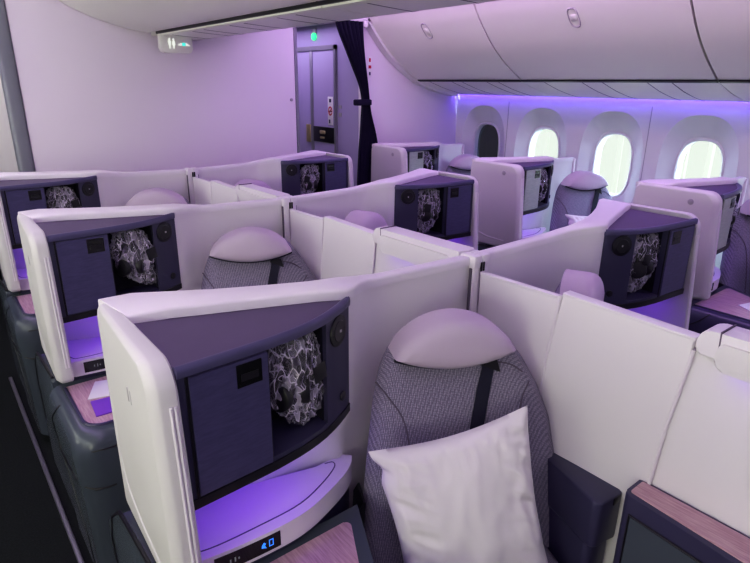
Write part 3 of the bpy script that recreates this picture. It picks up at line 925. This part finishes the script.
# ------------------------------------------------------------------ armrest box and divider console of the nearest seat
t = thing('armrest_box', (-0.06, 0.63, 0.30), 'dark navy armrest box between the nearest seat and the divider', 'armrest')
bm = bmesh.new()
top = round_poly([(-0.018, 0.738), (-0.050, 0.738), (-0.114, 0.537), (-0.013, 0.527)], [0.006, 0.015, 0.018, 0.012], 5)
prism(bm, top, 0.545, 0.680, 0.008, 3)
part('upper_pad', bm, 'rim_navy', t, sharp=45)
bm = bmesh.new()
low = round_poly([(-0.018, 0.733), (-0.046, 0.733), (-0.106, 0.550), (-0.020, 0.541)], [0.006, 0.015, 0.018, 0.012], 5)
prism(bm, low, 0.30, 0.543, 0.004, 2)
part('lower_box', bm, 'rim_navy', t, sharp=45)
bm = bmesh.new(); box(bm, -0.055, -0.026, 0.528, 0.538, 0.655, 0.676, 0.003); part('release_tab', bm, 'black', t)

t = thing('divider_console', (-0.05, 0.24, 0), 'dark console with a pink wood top against the divider, bottom right corner', 'side console')
bm = bmesh.new()
body = round_poly([(-0.014, 0.495), (-0.092, 0.495), (-0.135, 0.012), (-0.014, 0.012)], [0.004, 0.018, 0.01, 0.004], 5)
prism(bm, body, 0.05, 0.738, 0.006, 3)
part('console_body', bm, 'rim_navy', t, sharp=45)
bm = bmesh.new()
prism(bm, round_poly([(-0.022, 0.486), (-0.079, 0.486), (-0.118, 0.02), (-0.022, 0.02)], [0.004, 0.008, 0.002, 0.002], 4), 0.736, 0.7415, 0.001, 1)
part('wood_top', bm, 'wood', t)
bm = bmesh.new()
def cface(y): return -0.092-0.043*(0.495-y)/0.483
tt = bmesh.new()
loft(tt, [[(cface(y)-0.004, y, 0.12), (cface(y)-0.004, y, 0.688), (cface(y)+0.004, y, 0.688), (cface(y)+0.004, y, 0.12)] for y in (0.468, 0.03)])
merge(bm, tt); d = part('door', bm, 'aisle_blue', t)
bm = bmesh.new()
tube(bm, [(cface(0.03)-0.003, 0.03, 0.692), (cface(0.471)-0.003, 0.471, 0.692), (cface(0.471)-0.003, 0.471, 0.12)], 0.003, 6)
part('door_gap', bm, 'black', t)

# ------------------------------------------------------------------ cards
flat_card('safety_card', [(-0.900, 0.865+PITCH), (-0.948, 0.755+PITCH), (-0.80, 0.72+PITCH), (-0.77, 0.82+PITCH)], 0.6535, 'paper', 'white card on the left console, above the purple leaflet', 'card')
flat_card('purple_leaflet', [(-0.945, 0.735+PITCH), (-0.952, 0.632+PITCH), (-0.80, 0.625+PITCH), (-0.80, 0.72+PITCH)], 0.6535, 'purple_paper', 'purple leaflet on the left console, in front of the white card', 'leaflet')
flat_card('white_card', [(1.70, 0.905), (1.66, 0.84), (1.85, 0.79), (1.86, 0.86)], 0.6535, 'paper', 'white card on the pink console at the right frame edge', 'card')

# ------------------------------------------------------------------ the cabin
YB = 3.75
bm = bmesh.new(); box(bm, -3.0, 3.2, -2.6, 7.0, -0.06, 0.0); struct('floor', bm, 'carpet')
bm = bmesh.new(); box(bm, -3.0, 3.2, -2.6, 7.0, 2.42, 2.48); struct('ceiling', bm, 'bin')
bm = bmesh.new(); box(bm, -0.712, 1.005, YB, YB+0.06, 0, 2.42, 0.004); w = struct('wall_back', bm, 'bulk')
bm = bmesh.new(); cyl(bm, (0.968, YB-0.004, 1.52), (0, 1, 0), 0.011, 0.012, 16, bw=0.002); part('wall_stud', bm, 'grey_mark', w)
bm = bmesh.new(); box(bm, -0.790, -0.712, YB-0.012, YB+0.075, 0, 2.42, 0.020, 4); struct('trim_1', bm, 'greytrim')
bm = bmesh.new(); box(bm, 1.005, 1.030, YB-0.006, YB+0.075, 0, 2.42, 0.006); struct('trim_2', bm, 'greytrim')
bm = bmesh.new(); box(bm, -0.885, -0.60, 4.75, 4.85, 0, 2.42, 0.01); struct('wall_galley', bm, 'bin')
bm = bmesh.new(); box(bm, -0.90, -0.885, 4.74, 4.86, 0, 2.42, 0.004); struct('trim_3', bm, 'greytrim')
bm = bmesh.new(); box(bm, -3.0, 1.6, 6.2, 6.3, 0, 2.42); struct('wall_far', bm, 'dark_wall')
bm = bmesh.new(); box(bm, -3.0, 3.2, -2.6, -2.5, 0, 2.42); struct('wall_front', bm, 'side')
# left side of the cabin, out of frame: plain wall with window openings
bm = bmesh.new()
box(bm, -2.76, -2.70, -2.5, 6.2, 0, 0.86); box(bm, -2.76, -2.70, -2.5, 6.2, 1.34, 2.42)
for k in range(-3, 9):
    y = 0.4+0.6*k
    box(bm, -2.76, -2.70, y+0.14, y+0.46, 0.86, 1.34)
struct('wall_left', bm, 'side')
# seat track cover along the left aisle
bm = bmesh.new(); box(bm, -1.060, -1.042, 0.0, 3.6, 0.0, 0.014, 0.004); struct('trim_4', bm, 'strip')

# right-hand sidewall with window recesses
bm = bmesh.new()
XW = 2.68
REV = []
WY = [1.025, 1.625, 2.225, 2.825, 3.425]; ZC = 1.093
def sq(hw, hh, a, e):
    c, s = math.cos(a), math.sin(a)
    return (hw*math.copysign(abs(c)**(2/e), c), hh*math.copysign(abs(s)**(2/e), s))
N = 48
def rect_pt(a, y0, y1, z0, z1, yc, zc):
    c, s = math.cos(a), math.sin(a)
    k = 1e9
    if c > 1e-6: k = min(k, (y1-yc)/c)
    if c < -1e-6: k = min(k, (y0-yc)/c)
    if s > 1e-6: k = min(k, (z1-zc)/s)
    if s < -1e-6: k = min(k, (z0-zc)/s)
    return (yc+c*k, zc+s*k)
angs = sorted(set([2*PI*k/N for k in range(N)]+[math.atan2(b, a) % (2*PI) for a in (-0.3, 0.3) for b in (1.50-ZC, 0.60-ZC)]))
for yc in WY:
    r0 = [(XW,)+rect_pt(a, yc-0.3, yc+0.3, 0.60, 1.50, yc, ZC) for a in angs]
    r1 = []; r2 = []; r3 = []; r4 = []
    for a in angs:
        p = sq(0.246, 0.376, a, 2.6); r1.append((XW, yc+p[0], ZC+p[1]))
        p = sq(0.238, 0.366, a, 2.6); r2.append((XW+0.007, yc+p[0], ZC+p[1]))
        p = sq(0.165, 0.250, a, 2.9); r3.append((XW+0.040, yc+p[0], ZC+p[1]))
        p = sq(0.152, 0.236, a, 2.9); r4.append((XW+0.055, yc+p[0], ZC+p[1]))
    loft(bm, [r0, r1], cap=False)
    REV.append([r1, r2, r3, r4])
    # lower dado and upper inward curve of the same panel
    prof = [(XW, 1.50), (XW-0.006, 1.53), (XW-0.020, 1.57), (XW-0.05, 1.62), (XW-0.12, 1.70)]
    loft(bm, [[(x, yc-0.3, z), (x, yc+0.3, z)] for x, z in prof], cap=False, closed=False)
    prof = [(XW, 0.60), (XW-0.02, 0.3), (XW-0.08, 0.0)]
    loft(bm, [[(x, yc-0.3, z), (x, yc+0.3, z)] for x, z in prof], cap=False, closed=False)
for ya, yb in ((-2.5, 0.725), (3.725, 3.8)):
    prof = [(XW-0.12, 1.70), (XW-0.05, 1.62), (XW-0.02, 1.57), (XW, 1.50), (XW, 0.6), (XW-0.08, 0)]
    loft(bm, [[(x, ya, z), (x, yb, z)] for x, z in prof], cap=False, closed=False)
bmesh.ops.remove_doubles(bm, verts=bm.verts, dist=0.0005)
struct('wall_right', bm, 'side', sharp=30)
bm = bmesh.new()
for y in (1.965, 3.165): box(bm, XW-0.002, XW+0.002, y-0.0025, y+0.0025, 0.6, 1.52)
struct('trim_5', bm, 'grey_mark')
for i, yc in enumerate(WY):
    bm = bmesh.new()
    ra = []; rb = []; rc = []; rd = []
    for a in angs:
        p = sq(0.155, 0.239, a, 2.9); ra.append((XW+0.052, yc+p[0], ZC+p[1]))
        p = sq(0.144, 0.226, a, 2.9); rb.append((XW+0.046, yc+p[0], ZC+p[1]))
        p = sq(0.135, 0.216, a, 2.9); rc.append((XW+0.056, yc+p[0], ZC+p[1]))
        p = sq(0.133, 0.214, a, 2.9); rd.append((XW+0.115, yc+p[0], ZC+p[1]))
    loft(bm, [ra, rb, rc, rd], cap=False)
    fr = struct('window_%d' % (i+1), bm, 'reveal', sharp=30, base=(XW+0.05, yc, ZC))
    bm = bmesh.new(); loft(bm, REV[i], cap=False); part('reveal', bm, 'reveal', fr, sharp=30)
    bm = bmesh.new()
    bm.faces.new([bm.verts.new((XW+0.095, yc+sq(0.134, 0.215, a, 2.9)[0], ZC+sq(0.134, 0.215, a, 2.9)[1])) for a in angs])
    pn = part('pane', bm, 'shade_glass' if i == 4 else 'glass', fr, recalc=False)
# world outside, its daylight given as glow: a pale ribbed terminal front and the apron
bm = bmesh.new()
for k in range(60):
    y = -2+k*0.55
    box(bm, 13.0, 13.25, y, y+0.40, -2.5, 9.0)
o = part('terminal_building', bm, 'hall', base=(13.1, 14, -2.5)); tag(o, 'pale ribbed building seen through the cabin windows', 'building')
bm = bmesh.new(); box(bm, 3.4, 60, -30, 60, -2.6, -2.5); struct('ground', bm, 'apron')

# right rear lavatory module: front wall panel, aisle face with door
XL = 1.60
bm = bmesh.new(); box(bm, XL, 2.76, YB, YB+0.04, 0, 2.42, 0.004); struct('wall_lavatory_front', bm, 'bulk')
bm = bmesh.new(); box(bm, XL, XL+0.04, YB+0.04, 6.2, 0, 2.42); struct('wall_lavatory_side', bm, 'lavdoor')
bm = bmesh.new(); box(bm, XL-0.012, XL-0.002, 4.10, 4.70, 0.02, 1.895, 0.003)
d1 = struct('door_1', bm, 'lavdoor', base=(XL, 4.4, 0))
bm = bmesh.new()
box(bm, XL-0.022, XL, 4.075, 4.10, 0, 1.93); box(bm, XL-0.022, XL, 4.70, 4.725, 0, 1.93); box(bm, XL-0.022, XL, 4.075, 4.725, 1.895, 1.93)
part('door_frame', bm, 'dooredge', d1)
bm = bmesh.new(); box(bm, XL-0.018, XL-0.011, 4.425, 4.47, 0.02, 1.895, 0.002); part('fold_hinge', bm, 'dooredge', d1)
bm = bmesh.new(); box(bm, XL-0.020, XL-0.010, 4.11, 4.43, 1.150, 1.280, 0.004); lp = part('latch_plate', bm, 'black', d1)
bm = bmesh.new(); box(bm, XL-0.030, XL-0.018, 4.235, 4.315, 1.220, 1.250, 0.006); box(bm, XL-0.030, XL-0.018, 4.25, 4.31, 1.180, 1.197, 0.004); part('latch_slide', bm, 'brass', lp)
bm = bmesh.new(); box(bm, XL-0.024, XL-0.012, 4.475, 4.545, 1.135, 1.29, 0.02); part('ashtray', bm, 'brass', d1)
# no-smoking placard on the door
bm = bmesh.new(); box(bm, XL-0.0155, XL-0.012, 4.125, 4.20, 1.30, 1.53, 0.001); pc = part('placard', bm, 'paper', d1)
bm = bmesh.new()
tt = bmesh.new(); loft(tt, [[(XL-0.0165, 4.1625+r*math.cos(2*PI*k/28), 1.415+r*1.2*math.sin(2*PI*k/28)) for k in range(28)] for r in (0.031, 0.022)], cap=False); merge(bm, tt)
box(bm, XL-0.0170, XL-0.0160, -0.004, 0.004, -0.03, 0.03, mtx=Matrix.Translation((0, 4.1625, 1.415)) @ Matrix.Rotation(R(40), 4, 'X'))
part('red_ring', bm, 'red', pc)
bm = bmesh.new(); box(bm, XL-0.0166, XL-0.0156, 4.148, 4.178, 1.485, 1.512); box(bm, XL-0.0166, XL-0.0156, 4.14, 4.185, 1.408, 1.418); box(bm, XL-0.0166, XL-0.0156, 4.165, 4.185, 1.315, 1.345)
part('print', bm, 'rim_navy', pc)
bm = bmesh.new(); box(bm, XL-0.004, XL, 4.02, 4.055, 1.44, 1.465); box(bm, XL-0.004, XL, 4.02, 4.055, 1.375, 1.405); part('wall_notice', bm, 'grey_mark', d1)
# header over the aisle with the round green light
bm = bmesh.new(); cyl(bm, (XL-0.012, 4.40, 2.005), (1, 0, 0), 0.028, 0.016, 24, bw=0.004)
g = part('indicator_light', bm, 'green_led', base=(XL-0.004, 4.40, 2.0)); tag(g, 'round green light above the lavatory door', 'light')
bm = bmesh.new(); box(bm, XL-0.010, XL-0.0005, 4.37, 4.43, 2.028, 2.068, 0.003); part('mount', bm, 'grey_mark', g)
bm = bmesh.new(); box(bm, 1.03, XL+0.05, YB-0.02, 6.2, 2.09, 2.42, 0.01); struct('ceiling_header', bm, 'bulk')
bm = bmesh.new(); box(bm, 1.03, XL, 5.6, 5.66, 0, 2.1); struct('wall_aisle_end', bm, 'lavdoor')

# wall placard beside the curtain
bm = bmesh.new(); box(bm, 1.660, 1.694, YB-0.006, YB-0.0005, 1.685, 1.835, 0.001)
p = part('wall_placard', bm, 'paper', base=(1.675, YB, 1.76)); tag(p, 'narrow white placard with red marks right of the black curtain', 'placard')
bm = bmesh.new()
box(bm, 1.669, 1.685, YB-0.0075, YB-0.0055, 1.795, 1.822); box(bm, 1.664, 1.690, YB-0.0075, YB-0.0055, 1.748, 1.770, mtx=None); part('red_print', bm, 'red', p)
bm = bmesh.new(); box(bm, 1.670, 1.684, YB-0.0075, YB-0.0055, 1.698, 1.722); part('dark_print', bm, 'rim_navy', p)

# tied-back curtain
t = thing('curtain', (1.60, YB-0.06, 0), 'black-navy curtain tied back at the right aisle, beside the lavatory door', 'curtain')
bm = bmesh.new(); rows = []
levels = [(2.07, 1.315, 1.575), (2.0, 1.340, 1.578), (1.88, 1.405, 1.585), (1.75, 1.475, 1.600), (1.64, 1.535, 1.615), (1.55, 1.565, 1.626), (1.49, 1.570, 1.634), (1.40, 1.562, 1.655), (1.24, 1.545, 1.710), (1.10, 1.530, 1.730), (0.8, 1.515, 1.715), (0.4, 1.505, 1.71), (0.05, 1.50, 1.71)]
levels = [tuple(p) for p in smooth_path(levels, 3)]
nf = 64
for z, xa, xb in levels:
    row = []
    for i in range(nf+1):
        u = i/nf
        row.append((xa+(xb-xa)*u, YB-0.045-0.030*(0.5+0.5*math.cos(u*PI*13)), z))
    rows.append(row+[(x, y+0.012, z_) for x, y, z_ in reversed(row)])
loft(bm, rows)
part('drape', bm, 'curtain', t, sharp=60)
bm = bmesh.new(); box(bm, 1.500, 1.637, YB-0.092, YB-0.024, 1.475, 1.520, 0.01); part('tieback', bm, 'curtain', t)
bm = bmesh.new(); box(bm, 1.03, 1.66, YB-0.075, YB-0.04, 2.068, 2.095, 0.004); tr = part('curtain_rail', bm, 'shell', t)
bm = bmesh.new(); box(bm, 1.035, 1.06, YB-0.080, YB-0.035, 2.04, 2.075, 0.004); box(bm, 1.57, 1.60, YB-0.085, YB-0.035, 2.03, 2.075, 0.004); part('rail_bracket', bm, 'shell_edge', t)

# ------------------------------------------------------------------ right-hand overhead bins
def arc_profile(pts, n=6): return [(p.x, p.y) for p in smooth_path(pts, n)]
BINP = arc_profile([(1.48, 2.40), (1.53, 2.24), (1.63, 2.075), (1.72, 1.965), (1.83, 1.857), (1.96, 1.765), (2.10, 1.684), (2.135, 1.668)])
UNDER = arc_profile([(2.135, 1.660), (2.20, 1.640), (2.32, 1.606), (2.46, 1.576), (2.56, 1.560), (2.60, 1.556)])
def extrude_y(bm, prof, y0, y1, close=None, bw=0.0):
    t = bmesh.new()
    pr = list(prof)+(close or [])
    vr = loft(t, [[(x, y0, z) for x, z in pr], [(x, y1, z) for x, z in pr]])
    if bw:
        s0 = set(vr[0]); bevel(t, [e for e in t.edges if (e.verts[0] in s0) == (e.verts[1] in s0)], bw, 2)
    merge(bm, t)
def bin_normal(i): 
    a = Vector(BINP[max(i-1, 0)]); b = Vector(BINP[min(i+1, len(BINP)-1)]); d = (b-a).normalized(); return Vector((d.y, -d.x)) if d.y < 0 else Vector((-d.y, d.x))
BINS = [(2.640, 3.672, 'overhead bin farthest back on the right, before the bulkhead', 3.14), (1.372, 2.628, 'overhead bin in the middle on the right, above the windows', 1.985), (0.10, 1.360, 'overhead bin nearest the camera in the top right corner', 0.7)]
for y0, y1, lb, ly in BINS:
    t = thing('overhead_bin', (2.1, (y0+y1)/2, 1.66), lb, 'overhead bin', None)
    bm = bmesh.new(); extrude_y(bm, [(x+0.012, z+0.012) for x, z in BINP], y0-0.005, y1+0.005, [(2.5, 1.68), (2.5, 2.40)]); part('bin_box', bm, 'black', t)
    bm = bmesh.new()
    inner = [(x+0.02, z+0.012) for x, z in reversed(BINP)]
    extrude_y(bm, BINP, y0, y1, inner, 0.004); d = part('bin_door', bm, 'bin', t, sharp=50)
    # recessed oval latch
    i = min(range(len(BINP)), key=lambda k: abs(BINP[k][1]-1.985)); n2 = bin_normal(i)
    nn = Vector((n2.x, 0, n2.y)); 
    if nn.x > 0: nn = -nn
    tx = Vector((0, 1, 0)); tz = nn.cross(tx).normalized()
    c = Vector((BINP[i][0], ly, BINP[i][1]))
    bm = bmesh.new(); tt = bmesh.new()
    loft(tt, [[c+nn*h+tx*p[0]*s+tz*p[1]*s for p in [sq(0.033, 0.062, 2*PI*k/28, 3.0) for k in range(28)]] for h, s in ((-0.01, 1.0), (0.003, 1.0), (0.005, 0.94), (0.001, 0.84), (-0.004, 0.8))]); merge(bm, tt)
    lt = part('bin_latch', bm, 'grey_mark', d, sharp=50)
    bm = bmesh.new(); tt = bmesh.new()
    loft(tt, [[c+nn*h-tz*0.012*0+tx*p[0]*s+tz*p[1]*s for p in [sq(0.022, 0.020, 2*PI*k/20, 3.0) for k in range(20)]] for h, s in ((-0.004, 1.0), (0.004, 1.0), (0.006, 0.85))]); merge(bm, tt)
    part('latch_button', bm, 'bin', lt)
    t['_u'] = 1
# service panel (lights, vents) below the bins: one run per bin
for y0, y1, lb in ((2.64, 3.70, 'service panel strip under the farthest right overhead bin'), (1.366, 2.634, 'service panel strip under the middle right overhead bin'), (0.1, 1.360, 'service panel strip under the nearest right overhead bin')):
    t = thing('service_panel', (2.4, (y0+y1)/2, 1.57), lb, 'service panel')
    bm = bmesh.new(); extrude_y(bm, UNDER, y0, y1, [(x, z+0.02) for x, z in reversed(UNDER)], 0.002); part('panel', bm, 'bin_under', t, sharp=50)
    bm = bmesh.new()
    extrude_y(bm, [(2.120, 1.671), (2.126, 1.662), (2.150, 1.655), (2.150, 1.662)], y0, y1); part('rail', bm, 'black', t)
    for k in range(1, 6):
        bm = bmesh.new()
        y = y0+(y1-y0)*k/6+(0.03 if k % 2 else -0.04)
        extrude_y(bm, [(x, z-0.0012) for x, z in UNDER], y, y+0.005, [(x, z+0.004) for x, z in reversed(UNDER)])
        part('panel_joint', bm, 'seam', t)
# white end frame where the bins meet the bulkhead
bm = bmesh.new()
full = BINP+UNDER
out = []; inn = []
for i, (x, z) in enumerate(full):
    a = Vector(full[max(i-1, 0)]); b = Vector(full[min(i+1, len(full)-1)]); d = (b-a).normalized(); n2 = Vector((d.y, -d.x)) if d.y < 0 else Vector((-d.y, d.x))
    if n2.x > 0: n2 = -n2
    out.append((x+n2.x*0.016, z+n2.y*0.016)); inn.append((x-n2.x*0.03, z-n2.y*0.03))
extrude_y(bm, out, YB-0.075, YB-0.001, list(reversed(inn)), 0.006)
struct('trim_6', bm, 'shell', sharp=50)

# ------------------------------------------------------------------ centre overhead bins
CB_L = arc_profile([(-0.62, 2.42), (-0.56, 2.15), (-0.46, 2.045), (-0.358, 1.994), (-0.234, 1.952), (-0.10, 1.921), (0.000, 1.908)])
CB_R = arc_profile([(0.016, 1.895), (0.12, 1.888), (0.25, 1.882), (0.30, 1.884), (0.45, 1.925), (0.65, 2.0), (0.85, 2.13), (0.95, 2.42)])
for y0, y1, lb in ((1.90, 3.745, 'centre overhead bin above the second row, ending at the bulkhead'), (0.05, 1.892, 'centre overhead bin nearest the camera at the top frame edge')):
    t = thing('overhead_bin', (-0.3, (y0+y1)/2, 1.95), lb, 'overhead bin')
    bm = bmesh.new(); extrude_y(bm, CB_L, y0, y1, [(0.0, 2.42)], 0.003); part('bin_door', bm, 'bin', t, sharp=50)
    t = thing('service_panel', (0.3, (y0+y1)/2, 1.9), lb.replace('overhead bin', 'service strip'), 'service panel')
    bm = bmesh.new(); extrude_y(bm, CB_R, y0, y1, [(0.016, 2.42)], 0.002); part('panel', bm, 'bin_under', t, sharp=50)
    bm = bmesh.new(); extrude_y(bm, [(0.0165, 1.897), (0.020, 1.889), (0.048, 1.886), (0.052, 1.896)], y0, min(y1, 3.60)); part('rail', bm, 'rail', t)
    for k in range(1, 8):
        bm = bmesh.new()
        y = y0+(y1-y0)*k/8+(0.03 if k % 2 else -0.05)
        extrude_y(bm, [(x, z-0.0012) for x, z in CB_R if 0.03 < x < 0.4], y, y+0.004, [(x, z+0.006) for x, z in reversed([q for q in CB_R if 0.03 < q[0] < 0.4])])
        part('panel_joint', bm, 'seam', t)
bm = bmesh.new(); box(bm, 0.004, 0.0155, 0.05, 3.62, 1.8955, 1.93); struct('trim_7', bm, 'black')
# lit lavatory sign hanging from the end of the bins
t = thing('lavatory_sign', (0.13, 3.60, 1.86), 'small white lit lavatory sign hanging below the centre bins', 'sign')
bm = bmesh.new()
sgn = round_poly([(0.012, 1.795), (0.205, 1.795), (0.205, 1.92), (0.012, 1.92)], [0.025, 0.025, 0.0, 0.0], 5)
tt = bmesh.new(); vr = loft(tt, [[(x, y, z) for x, z in sgn] for y in (3.585, 3.625)]); bevel(tt, [e for e in tt.edges if (e.verts[0] in set(vr[0])) == (e.verts[1] in set(vr[0]))], 0.006, 2); merge(bm, tt)
sb = part('sign_body', bm, 'bin_under', t, sharp=50)
bm = bmesh.new()
def disc(cx, cz, r, n=10): bm.faces.new([bm.verts.new((cx+r*math.cos(2*PI*k/n), 3.5835, cz+r*math.sin(2*PI*k/n))) for k in range(n)])
for cx, w0, w1 in ((0.066, 0.010, 0.006), (0.090, 0.006, 0.011)):
    disc(cx, 1.868, 0.006)
    bm.faces.new([bm.verts.new((cx+a, 3.5835, z)) for a, z in ((-w0, 1.860), (w0, 1.860), (w1, 1.838), (0.004, 1.838), (0.004, 1.818), (-0.004, 1.818), (-0.004, 1.838), (-w1, 1.838))])
part('person_symbol', bm, 'white_led', sb, recalc=False)
bm = bmesh.new()
bm.faces.new([bm.verts.new((a, 3.5835, z)) for a, z in ((0.112, 1.838), (0.138, 1.852), (0.138, 1.836))])
bm.faces.new([bm.verts.new((a, 3.5835, z)) for a, z in ((0.164, 1.852), (0.190, 1.836), (0.164, 1.836))])
part('arrow_symbol', bm, 'white_led', sb, recalc=False)
bm = bmesh.new(); bm.faces.new([bm.verts.new((a, 3.5835, z)) for a, z in ((0.141, 1.836), (0.161, 1.836), (0.161, 1.852), (0.141, 1.852))]); part('lit_symbol', bm, 'cyan_led', sb, recalc=False)

# ------------------------------------------------------------------ light
def area(name, loc, rot, sx, sy, power, col, spread=180):
    l = bpy.data.lights.new(name, 'AREA'); l.shape = 'RECTANGLE'; l.size = sx; l.size_y = sy; l.energy = power; l.color = col
    l.spread = R(spread)
    o = bpy.data.objects.new(name, l); C.objects.link(o); o.location = loc; o.rotation_euler = rot
    return o
# daylight through the left-hand cabin windows
for k in range(-2, 6):
    area('window_daylight', (-2.69, 0.4+0.6*k, 1.03), (0, R(-90), 0), 0.30, 0.26, {-1: 9.5, 1: 2.8, 3: 2.8}.get(k, 0.3), (0.96, 0.98, 0.70))
# sky light falling through the right-hand windows, fill lights added on the left
area('sky_light', (3.3, 2.0, 1.53), (0, R(78), 0), 0.30, 4.5, 360, (0.62, 0.84, 1.0))
area('bin_fill', (-2.55, 1.6, 1.45), (0, R(-125), 0), 0.12, 5.0, 36, (0.95, 1.0, 0.80))  # added fill that lifts the centre bins, no lamp there
area('sidewall_fill', (-2.60, 1.4, 1.62), (0, R(-105), 0), 0.10, 5.0, 7, (0.93, 0.97, 0.90))  # added fill standing in for daylight bounced across the cabin
# ceiling wash lights
area('ceiling_wash', (-1.35, 1.6, 2.40), (0, 0, 0), 0.5, 6.0, 31, (0.69, 0.43, 1.0))
area('ceiling_wash', (1.25, 1.3, 2.40), (0, 0, 0), 0.45, 4.6, 32, (0.63, 0.38, 1.0))
area('aisle_wash', (1.3, 4.7, 2.07), (0, 0, 0), 0.4, 1.4, 9, (0.72, 0.58, 1.0))
area('galley_fill', (-1.05, 4.35, 2.35), (0, 0, 0), 0.4, 0.6, 7, (0.98, 1.0, 0.88))  # added only to brighten the galley wall
area('bin_fill_pink', (0.98, 1.6, 2.30), (0, R(-82), 0), 0.10, 4.2, 10, (1.0, 0.62, 0.96))  # added pink fill for the upper right bins, not a fitted lamp
area('sidewall_led', (2.640, 2.0, 1.562), (0, R(-25), 0), 0.02, 3.5, 4.0, (0.15, 0.045, 1.0))
# violet mood light under each cabinet
def ledge_light(x, y):
    area('ledge_light', (x, y, 0.884), (0, 0, 0), 0.30, 0.04, 0.30, (0.25, 0.05, 1.0))
for i in range(3):
    ledge_light(-0.78, 0.985+i*PITCH); ledge_light(0.78, 0.985+i*PITCH); ledge_light(-0.78+wx, 0.985+wy+i*PITCH)

w = bpy.data.worlds.new('outside'); bpy.context.scene.world = w; w.use_nodes = True
bgn = w.node_tree.nodes['Background']; bgn.inputs['Color'].default_value = (0.92, 1.0, 0.95, 1); bgn.inputs['Strength'].default_value = 1.2

# ------------------------------------------------------------------ camera
cam = bpy.data.cameras.new('camera'); co = bpy.data.objects.new('camera', cam); C.objects.link(co)
cam.sensor_fit = 'HORIZONTAL'; cam.sensor_width = 36.0; cam.lens = 570.8/750*36.0; cam.clip_start = 0.02
p, y, r = R(19.04), R(38.57), R(0.609)
fw = Vector((math.sin(y)*math.cos(p), math.cos(y)*math.cos(p), -math.sin(p)))
rt = Vector((math.cos(y), -math.sin(y), 0)); up = rt.cross(fw)
rt2 = rt*math.cos(r)+up*math.sin(r); up2 = -rt*math.sin(r)+up*math.cos(r)
mw = Matrix((rt2, up2, -fw)).transposed().to_4x4(); mw.translation = Vector((-1.234, 0.0, 1.63))
co.matrix_world = mw
bpy.context.scene.camera = co

for o in bpy.data.objects:
    for k in ('_base', '_u'):
        if k in o: del o[k]
sc = bpy.context.scene
sc.view_settings.view_transform = 'Standard'
sc.view_settings.look = 'None'
sc.view_settings.exposure = -0.25
sc.view_settings.use_curve_mapping = True
cv = sc.view_settings.curve_mapping.curves[3]
cv.points.new(0.12, 0.085); cv.points.new(0.45, 0.44)
sc.view_settings.curve_mapping.update()
